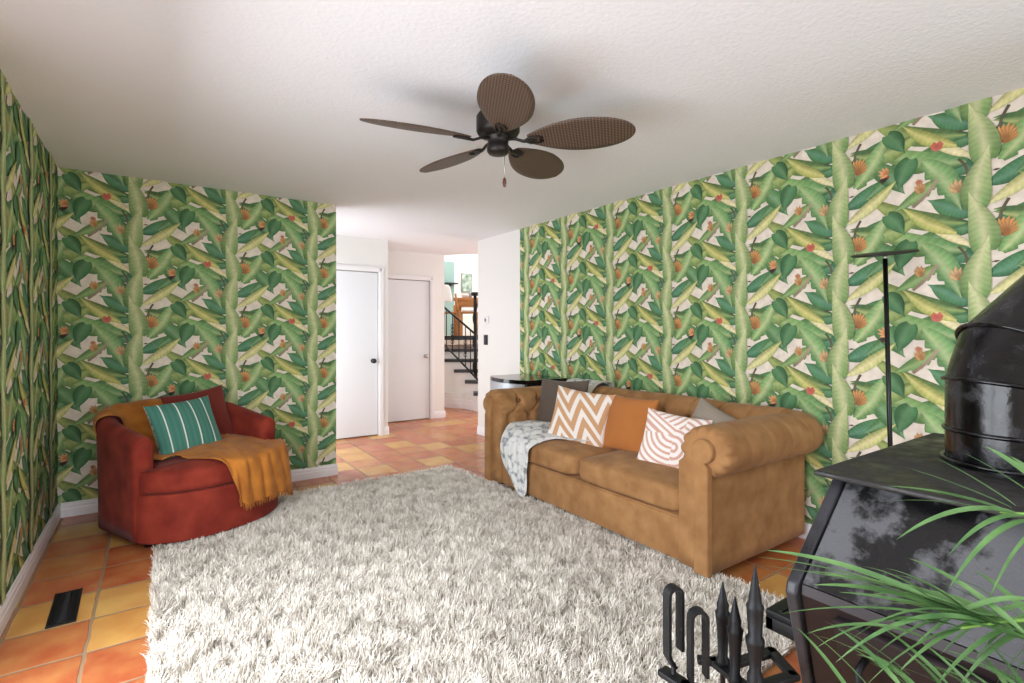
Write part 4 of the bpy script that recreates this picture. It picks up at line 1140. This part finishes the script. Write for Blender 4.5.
# ------------------------------------------------------------------ small fridge behind the sofa
fr = thing('side_cabinet', 'compact cabinet with glossy black top and silver curved front behind the sofa end', 'cabinet', (3.06, 4.20, 0))
def curved(w0, w1, y0, y1, bow, n=16):
    pts = []
    for k in range(n+1):
        y = y1+(y0-y1)*k/n; t = 2*k/n-1; pts.append((w0-bow*(1-t*t), y))
    return pts
g = G(); pts = [(0.25, 0.31), (-0.20, 0.31)]+curved(-0.20, 0, -0.31, 0.31, 0.0)[1:]+[(0.25, -0.31)]
g.prism(pts, 0.02, 0.80); g.build('body', M_blackpl, fr, smooth=False)
g = G(); pts = [(-0.205, 0.305)]+curved(-0.22, 0, -0.28, 0.30, 0.07)+[(-0.205, -0.285)]
g.prism(pts, 0.04, 0.795); g.build('door', mat('brushed_steel', '#b9bcc2', 0.35, 0.4), fr, angle=40, label='silver curved door')
g = G(); pts = [(0.27, 0.33), (-0.20, 0.33)]+curved(-0.20, 0, -0.34, 0.33, 0.10)[1:]+[(0.27, -0.34)]
g.prism(pts, 0.80, 0.835); g.build('top', mat('gloss_black', '#0c0c10', 0.12), fr, angle=40)

# ------------------------------------------------------------------ torchiere lamp
lp = thing('floor_lamp', 'slim black torchiere floor lamp with thin flat disc head beside the sofa', 'floor lamp', (3.13, 1.06, 0))
g = G(); g.lathe([(0.11, 0), (0.115, 0.006), (0.11, 0.018), (0.03, 0.026), (0.012, 0.04)], 32); g.build('base', M_black, lp)
g = G(); g.tube([(0, 0, 0.02), (-0.005, 0.018, 0.8), (-0.012, 0.036, 1.675)], 0.011, 12); g.build('pole', mat('lamp_black', '#101012', 0.35, 0.3), lp)
g = G(); Mh = Matrix.Translation((-0.012, 0.04, 1.702)) @ Matrix.Rotation(math.radians(-YAW*57.3), 4, 'Z') @ Matrix.Rotation(math.radians(-7), 4, 'Y') @ Matrix.Rotation(math.radians(7), 4, 'X')
g.lathe([(0.02, -0.006), (0.142, -0.004), (0.146, 0.0), (0.142, 0.006), (0.02, 0.008)], 40, M=Mh); hd = g.build('lamp_head', mat('head_black', '#1b1a19', 0.45), lp)
g = G(); g.tube([(-0.012, 0.036, 1.67), (-0.012, 0.038, 1.699)], 0.008, 10); g.build('joint', M_chrome, lp, label='small bright metal joint')

# ------------------------------------------------------------------ wood stove
def stove_mat(name, dark, light, thr0, thr1, rough=0.3, scale=5.0, fine=60.0, metal=0.35):
    m, nt, b = new_mat(name); L = nt.links.new; N = nt.nodes.new
    tc = N('ShaderNodeTexCoord'); n = N('ShaderNodeTexNoise'); n.inputs['Scale'].default_value = scale; n.inputs['Detail'].default_value = 7; n.inputs['Roughness'].default_value = 0.65
    L(tc.outputs['Object'], n.inputs['Vector'])
    r = N('ShaderNodeValToRGB'); e = r.color_ramp.elements; e[0].position = thr0; e[0].color = (*lin(dark), 1); e[1].position = thr1; e[1].color = (*lin(light), 1)
    L(n.outputs['Fac'], r.inputs['Fac']); L(r.outputs['Color'], b.inputs['Base Color'])
    n2 = N('ShaderNodeTexNoise'); n2.inputs['Scale'].default_value = fine; n2.inputs['Detail'].default_value = 4; L(tc.outputs['Object'], n2.inputs['Vector'])
    rr_ = N('ShaderNodeMapRange'); rr_.inputs['From Min'].default_value = 0.35; rr_.inputs['From Max'].default_value = 0.65; rr_.inputs['To Min'].default_value = rough*0.5; rr_.inputs['To Max'].default_value = rough*1.7
    L(n.outputs['Fac'], rr_.inputs['Value']); L(rr_.outputs['Result'], b.inputs['Roughness'])
    bp = N('ShaderNodeBump'); bp.inputs['Strength'].default_value = 0.35; bp.inputs['Distance'].default_value = 0.003; L(n2.outputs['Fac'], bp.inputs['Height']); L(bp.outputs['Normal'], b.inputs['Normal'])
    b.inputs['Metallic'].default_value = metal
    return m
M_st = stove_mat('stove_black', '#101012', '#3a3a3f', 0.4, 0.6, 0.3)
M_stf = stove_mat('stove_worn_front', '#0c0c0e', '#5a5b5f', 0.46, 0.52, 0.5, 3.6, 160, 0.15)
M_top = stove_mat('stove_top_matte', '#1c1b1b', '#2b2a29', 0.35, 0.65, 0.55, 9.0, 60, 0.1)
M_pipe = stove_mat('flue_gloss_black', '#08080a', '#26262a', 0.52, 0.6, 0.17, 14.0, 30, 0.2)
M_low = mat('stove_door_dark', '#1d1417', 0.45, 0.2, var=0.2, vscale=10)
TZ = 0.92
stove = thing('wood_stove', 'large black wood stove with sloping worn front and fat elbow flue pipe', 'stove', (1.9, 0.33, 0))
def sl(x, y, z): return (x-1.9, y-0.33, z)
Y0, Y1 = -0.06, 0.655
# plan profile in x-z of the side plates
prof = [(1.515, 0.905), (1.27, 0.69), (1.262, 0.665), (1.345, 0.40), (1.375, 0.14), (2.30, 0.14), (2.30, 0.905)]
for y0, y1 in ((Y1-0.028, Y1), (Y0, Y0+0.028)):
    g = G(); bm = bmesh.new(); vs = [bm.verts.new(sl(p[0], y0, p[1])) for p in prof]; f = bm.faces.new(vs)
    r_ = bmesh.ops.extrude_face_region(bm, geom=[f])
    for v in [e for e in r_['geom'] if isinstance(e, bmesh.types.BMVert)]: v.co.y += y1-y0
    bmesh.ops.recalc_face_normals(bm, faces=bm.faces)
    bmesh.ops.bevel(bm, geom=list(bm.edges), offset=0.007, segments=3, profile=0.5, affect='EDGES'); g.take(bm)
    g.build('side_panel', M_st, stove, angle=40)
ins = 0.012
g = G(); g.prism([(p[0]-1.9, p[1]) for p in ((1.515+ins, 0.90), (1.27+ins+0.004, 0.69), (1.60, 0.69), (1.80, 0.90))], Y0+0.028-0.33, Y1-0.028-0.33-0.004, 'y')
g.build('front_panel', M_stf, stove, smooth=False, label='worn grey black sloping front panel')
g = G(); g.prism([(p[0]-1.9, p[1]) for p in ((1.272+ins, 0.688), (1.264+ins+0.004, 0.665), (1.345+ins, 0.40), (1.375+ins, 0.14), (2.28, 0.14), (2.28, 0.688))], Y0+0.028-0.33, Y1-0.028-0.33-0.004, 'y')
g.build('firebox', M_low, stove, smooth=False)
g = G(); Md = Matrix.Translation(sl(1.312, 0.30, 0.53)) @ Matrix.Rotation(math.radians(-17.4), 4, 'Y')
g.boxm((0.02, 0.50, 0.24), Md, 0.006); dr = g.build('door', M_low, stove, angle=40)
g = G(); g.tube([Md @ Vector((-0.012, 0.19, 0.05)), Md @ Vector((-0.05, 0.19, 0.05)), Md @ Vector((-0.055, 0.19, -0.07))], 0.008, 8); g.build('handle', M_black, dr)
g = G(); g.box(sl(1.478, Y0-0.03, 0.905), sl(2.395, 0.688, TZ), 0.005, 3); g.build('top_plate', M_top, stove, angle=40)
for x in (1.42, 2.25):
    for y in (Y0+0.06, Y1-0.06):
        g = G(); g.lathe([(0.02, 0), (0.035, 0.02), (0.028, 0.06), (0.04, 0.145)], 14, c=sl(x, y, 0)); g.build('leg', M_st, stove)
# draught shelf on the side away from the camera
g = G(); g.box(sl(1.545, 0.656, 0.425), sl(1.735, 0.86, 0.445), 0.004); g.box(sl(1.545, 0.656, 0.385), sl(1.57, 0.86, 0.425), 0.003); g.box(sl(1.545, 0.835, 0.385), sl(1.735, 0.86, 0.425), 0.003)
for k in range(4): g.box(sl(1.56, 0.69+k*0.042, 0.444), sl(1.72, 0.70+k*0.042, 0.449), 0.001)
g.build('side_shelf', M_black, stove, angle=40, label='ribbed black iron side shelf')
# flue
flue_c = Vector((1.972, 0.383, 0)); RD = Vector((FY, -FX, 0)); R_ = 0.150
def pl(v): return v-Vector((1.9, 0.33, 0))
def ring_pts(c, tilt, r, n=48):
    """ring in the plane whose normal is tilted by tilt from vertical towards RD"""
    F_ = Vector((FX, FY, 0)); e = (RD*math.cos(tilt)-Vector((0, 0, 1))*math.sin(tilt))
    return [c+e*(r*math.cos(2*PI*k/n))+F_*(r*math.sin(2*PI*k/n)) for k in range(n)]
t1, t2_ = math.radians(19), math.radians(49)
J0 = flue_c+Vector((0, 0, TZ)); J1 = flue_c+Vector((0, 0, 1.14))
d1 = RD*math.sin(t1)+Vector((0, 0, math.cos(t1))); J2 = J1+d1*0.095
d2 = RD*math.sin(t2_)+Vector((0, 0, math.cos(t2_))); J3 = J2+d2*1.42
def seg(c0, m0, s0, c1, m1, s1, r, r1=None):
    """pipe segment between two mitred rings; s = stretch of the ring in its own plane"""
    g = G(); n = 48
    def ring(c, tilt, st_, rr2):
        F_ = Vector((FX, FY, 0)); e = (RD*math.cos(tilt)-Vector((0, 0, 1))*math.sin(tilt))
        return [g.vert(pl(c+e*(rr2*st_*math.cos(2*PI*k/n))+F_*(rr2*math.sin(2*PI*k/n)))) for k in range(n)]
    a = ring(c0, m0, s0, r); b_ = ring(c1, m1, s1, r1 or r)
    for k in range(n): g.face((a[k], a[(k+1) % n], b_[(k+1) % n], b_[k]))
    return g
ma, mb = t1/2, (t1+t2_)/2
o_ = seg(J0, 0, 1, J1, ma, 1/math.cos(ma), R_).build('flue_pipe', M_pipe, stove, clean=False)
o2 = seg(J1, ma, 1/math.cos(ma), J2, mb, 1/math.cos(mb-t1), R_*1.01).build('flue_elbow', M_pipe, stove, clean=False)
o3 = seg(J2, mb, 1/math.cos(mb-t1), J3, t2_, 1, R_*1.02, R_*1.02).build('flue_pipe', M_pipe, stove, clean=False)
for c, tl, rr2, nm in ((J0+Vector((0, 0, 0.012)), 0, R_+0.006, o_), (flue_c+Vector((0, 0, 1.018)), 0, R_+0.002, o_), (J1, ma, (R_+0.004)/math.cos(ma), o2), (J2, mb, (R_+0.005)/math.cos(mb-t1), o3)):
    g = G(); P_ = [pl(p) for p in ring_pts(c, tl, rr2)]; P_.append(P_[0]); g.tube(P_, 0.006, 8, cap=False); g.build('flue_seam', M_pipe, nm)

# ------------------------------------------------------------------ fireplace tools
tl = thing('fireplace_tool_stand', 'black iron fireplace tool stand with spired centre post in front of stove', 'tool stand', (0.915, 0.529, 0))
def tp(x, y, z): return (x-0.925, y-0.522, z)
g = G(); g.lathe([(0.11, 0), (0.11, 0.012), (0.05, 0.022), (0.016, 0.035)], 24); g.build('base', M_black, tl)
g = G(); g.lathe([(0.009, 0.02), (0.009, 0.60), (0.014, 0.62), (0.014, 0.66), (0.010, 0.67), (0.012, 0.70), (0.0165, 0.722), (0.017, 0.728), (0.012, 0.735), (0.015, 0.785), (0.0155, 0.79), (0.0115, 0.796), (0.011, 0.806), (0.001, 0.866)], 16); g.build('centre_post', M_black, tl, angle=50)
g = G()
def bar(a, b_, w=0.022, h=0.012, z=0.625):
    a = Vector(a); b_ = Vector(b_); d = b_-a; M = Matrix.Translation(((a.x+b_.x)/2-0.925, (a.y+b_.y)/2-0.522, z)) @ Matrix.Rotation(math.atan2(d.y, d.x), 4, 'Z'); g.boxm((d.length+w*0.8, w, h), M, 0.003)
bar((0.925, 0.522), (0.865, 0.565)); bar((0.865, 0.565), (0.838, 0.612)); bar((0.838, 0.612), (0.838, 0.655), 0.028)
bar((0.925, 0.522), (0.946, 0.622)); bar((0.946, 0.622), (0.930, 0.640), 0.02)
bar((0.945, 0.530), (1.035, 0.508)); bar((1.035, 0.508), (1.075, 0.572)); bar((1.075, 0.572), (0.955, 0.60))
g.build('bracket', M_black, tl, angle=40)
def spire_tool(name, label, x, y, top, head):
    t = thing(name, label, 'fireplace tool', (x, y, 0), group='fireplace tools on the stand')
    g = G(); h = top; g.lathe([(0.004, 0.14), (0.005, h-0.175), (0.013, h-0.165), (0.013, h-0.155), (0.009, h-0.148), (0.011, h-0.10), (0.014, h-0.07), (0.015, h-0.062), (0.011, h-0.056), (0.012, h-0.045), (0.010, h-0.04), (0.001, h)], 14)
    g.build('handle', M_black, t, angle=50); head(t); return t
def brush(t):
    g = G(); g.lathe([(0.012, 0.17), (0.028, 0.155), (0.03, 0.12), (0.034, 0.04)], 14); g.build('brush_head', M_black, t)
def shovel(t):
    g = G(); g.softbox((0, 0, 0.11), (0.05, 0.006, 0.075), 5, 6, fn=lambda w, q: Vector((w.x, w.y-0.015*(w.x/0.05)**2, w.z))); g.build('shovel_pan', M_black, t)
spire_tool('fireplace_brush', 'farther of two short iron tools with spired handles on the stand', 0.938, 0.610, 0.795, brush)
spire_tool('fireplace_shovel', 'nearer short iron tool with spired handle beside the centre post', 0.915, 0.569, 0.790, shovel)
def loop_tool(name, label, x, y, top, rz):
    t = thing(name, label, 'fireplace tool', (x, y, 0), rz, 'fireplace tools on the stand')
    # flat strap bent into a tall narrow loop
    g = G(); cl = []; hw = 0.015; z0 = top-0.135
    cl.append((-0.0, z0-0.02)); cl += [(-hw, z0+0.004)]
    for k in range(5): cl.append((-hw, z0+0.02+k*0.024))
    for k in range(1, 8): a = PI-k*PI/8; cl.append((hw*math.cos(a), top-0.015+0.015*math.sin(a)))
    for k in range(6): cl.append((hw, top-0.02-k*0.021))
    b0 = len(g.v); sw_, tk = 0.0100, 0.0032
    for i, p in enumerate(cl):
        a = cl[max(0, i-1)]; b_ = cl[min(len(cl)-1, i+1)]; d = Vector((b_[0]-a[0], b_[1]-a[1])).normalized(); nn = Vector((-d.y, d.x))*tk
        for s1, s2 in ((-1, -1), (1, -1), (1, 1), (-1, 1)): g.vert((p[0]+nn.x*s2, s1*sw_, p[1]+nn.y*s2))
    for i in range(len(cl)-1):
        for q in range(4): g.face((b0+i*4+q, b0+i*4+(q+1) % 4, b0+(i+1)*4+(q+1) % 4, b0+(i+1)*4+q))
    g.face((0, 1, 2, 3)); g.face([len(g.v)-4+q for q in range(4)])
    g.build('handle', M_black, t, angle=40)
    g = G(); g.tube([(0, 0, z0-0.015), (0, 0, 0.12)], 0.005, 8); g.build('shaft', M_black, t)
    return t
t = loop_tool('fireplace_poker', 'taller iron tool with strap loop handle at the left end of the stand', 0.832, 0.647, 0.800, -YAW+0.35)
g = G(); g.tube([(0, 0, 0.13), (0, 0, 0.05), (0.03, 0, 0.08)], 0.005, 8); g.build('poker_hook', M_black, t)
t = loop_tool('fireplace_tongs', 'shorter iron tool with open strap loop handle hung lower on the stand', 0.843, 0.600, 0.772, -YAW+0.10)
g = G(); g.tube([(0, 0, 0.14), (0.02, 0, 0.10), (0.004, 0, 0.05)], 0.004, 8); g.tube([(0, 0, 0.14), (-0.02, 0, 0.10), (-0.004, 0, 0.05)], 0.004, 8); g.build('tong_jaws', M_black, t)

# ------------------------------------------------------------------ potted palm
M_leaf = mat('palm_green', '#3e6636', 0.5, color2='#6a9156', vscale=14)
M_leafb = mat('palm_stem', '#6a9440', 0.5)
PC = Vector((1.02, -0.02, 0))
palm = thing('potted_palm', 'green feathery palm in a pot in front of the black wood stove', 'potted plant', PC)
g = G(); g.lathe([(0.10, 0), (0.115, 0.02), (0.15, 0.24), (0.16, 0.25), (0.16, 0.275), (0.145, 0.275), (0.14, 0.24)], 32); g.build('pot', mat('white_pot', '#cfc8bf', 0.5), palm, angle=50)
g = G(); g.lathe([(0.01, 0.225), (0.138, 0.225), (0.138, 0.24), (0.01, 0.245)], 24); g.build('soil', mat('potting_soil', '#2c2019', 0.95, bump=0.5, bscale=60), palm)
def cp(px, y, d): return cw(px, d, pz(y, d))-PC
def leaflet(g, a, b_, sag, w, n=12):
    a = Vector(a); b_ = Vector(b_); d = b_-a; side = d.cross(Vector((0, 0, 1))).normalized()
    tw = random.uniform(-0.5, 0.5); upv = side.cross(d).normalized(); side = (side*math.cos(tw)+upv*math.sin(tw)); b0 = len(g.v)
    nrm = side.cross(d).normalized()
    for i in range(n+1):
        t = i/n; c = a+d*t+Vector((0, 0, sag*4*t*(1-t)-0*t)); ww = w*(min(1, t*5+0.35))*(1-t**2.4)**0.8
        for s_, dz in ((-1, 0.22), (0, 0), (1, 0.22)): g.vert(c+side*(s_*ww)+nrm*(dz*ww))
    for i in range(n):
        for q in range(2): g.face((b0+i*3+q, b0+(i+1)*3+q, b0+(i+1)*3+q+1, b0+i*3+q+1))
def frond(path, leaves, label=None):
    g = G(); P_ = [catmull(np.array([tuple(p) for p in path]), k/24) for k in range(25)]
    g.tube(P_, [0.006-0.004*k/24 for k in range(25)], 8); fr_ = g.build('frond_stem', M_leafb, palm)
    g = G()
    for a, b_, sag, w in leaves: leaflet(g, a, b_, sag, w)
    g.build('leaflets', M_leaf, fr_, clean=False); return fr_
crown = Vector((0, 0, 0.30))
# frond A: upper right spray
endA = cp(1000, 512, 0.90)
LA = [((1016, 506, .88), (932, 456, .98), .004, .0065), ((1012, 508, .89), (904, 467, 1.0), .004, .0065), ((1006, 510, .90), (886, 486, 1.0), .008, .006),
      ((1000, 512, .90), (878, 502, .99), .010, .0065), ((1020, 514, .88), (896, 540, .92), .028, .007), ((1024, 516, .87), (948, 556, .90), .022, .006),
      ((1032, 520, .86), (948, 590, .88), .028, .008), ((1040, 500, .86), (962, 452, .97), .004, .0065), ((1060, 500, .84), (985, 446, .95), .006, .007),
      ((1050, 524, .84), (985, 610, .86), .03, .007), ((1060, 498, .84), (1010, 456, .92), .005, .006)]
frond([crown, cp(1130, 640, .70), cp(1085, 530, .80), endA], [(cp(*a), cp(*b_), s_, w) for a, b_, s_, w in LA])
# frond B: long spray reaching left across the stove, leaflets almost parallel
LB = []
tipsB = [(764, 550), (757, 557), (758, 565), (779, 614), (800, 571), (822, 574), (846, 578), (812, 585), (870, 580), (838, 592), (866, 596), (892, 590), (905, 603),
         (860, 566), (885, 568), (908, 558), (930, 580), (948, 575), (973, 570), (905, 612), (850, 607), (925, 600), (945, 606), (895, 575), (915, 590)]
for k, (tx, ty) in enumerate(tipsB):
    r = (930+(k*37) % 115, 601+((k*37) % 115)*0.38+random.uniform(-4, 4), .86-.0007*((k*37) % 115))
    if r[0]-tx < 70: r = (tx+85+random.uniform(0, 30), 601+(tx-15)*0.0+((tx+85)-930)*0.38, .82)
    LB.append((cp(*r), cp(tx, ty, .97-.05*random.random()), .014 if k != 3 else .03, .0055+.0018*random.random()))
frond([crown, cp(1140, 720, .68), cp(1080, 665, .77), cp(1010, 632, .83), cp(930, 600, .87)], LB)
# frond C: long arching leaflets that fall to the lower left
LC = []
for (tx, ty), (rx_, ry_), sg in (((816, 648), (962, 628), .030), ((835, 663), (985, 622), .036), ((806, 634), (930, 640), .020), ((862, 690), (1010, 630), .040), ((895, 676), (1030, 622), .036),
        ((926, 700), (1040, 625), .036), ((957, 690), (1052, 632), .034), ((985, 705), (1060, 640), .034), ((875, 655), (1005, 618), .030), ((910, 650), (1035, 600), .030),
        ((940, 655), (1050, 605), .028), ((975, 660), (1065, 612), .028), ((1005, 690), (1075, 640), .03), ((850, 640), (960, 612), .022)):
    LC.append((cp(rx_, ry_, .82), cp(tx, ty, .84+.03*random.random()), sg, .0046+.0014*random.random()))
frond([crown, cp(1150, 720, .66), cp(1090, 640, .75), cp(1040, 620, .80), cp(960, 628, .83)], LC)
# frond D: thin leaflets low between the arches
LD = []
for k in range(24):
    tx, ty = 800+k*8.5+random.uniform(-6, 6), 628+random.uniform(-10, 34)+k*0.6; a = math.radians(38+random.uniform(-16, 14)); L2 = random.uniform(70, 120)
    LD.append((cp(tx+L2*math.cos(a), ty+L2*math.sin(a), .80), cp(tx, ty, .86+random.uniform(0, .08)), .006+.006*random.random(), .0032+.0012*random.random()))
frond([crown, cp(1100, 790, .62), cp(1020, 720, .74), cp(900, 715, .78)], LD)
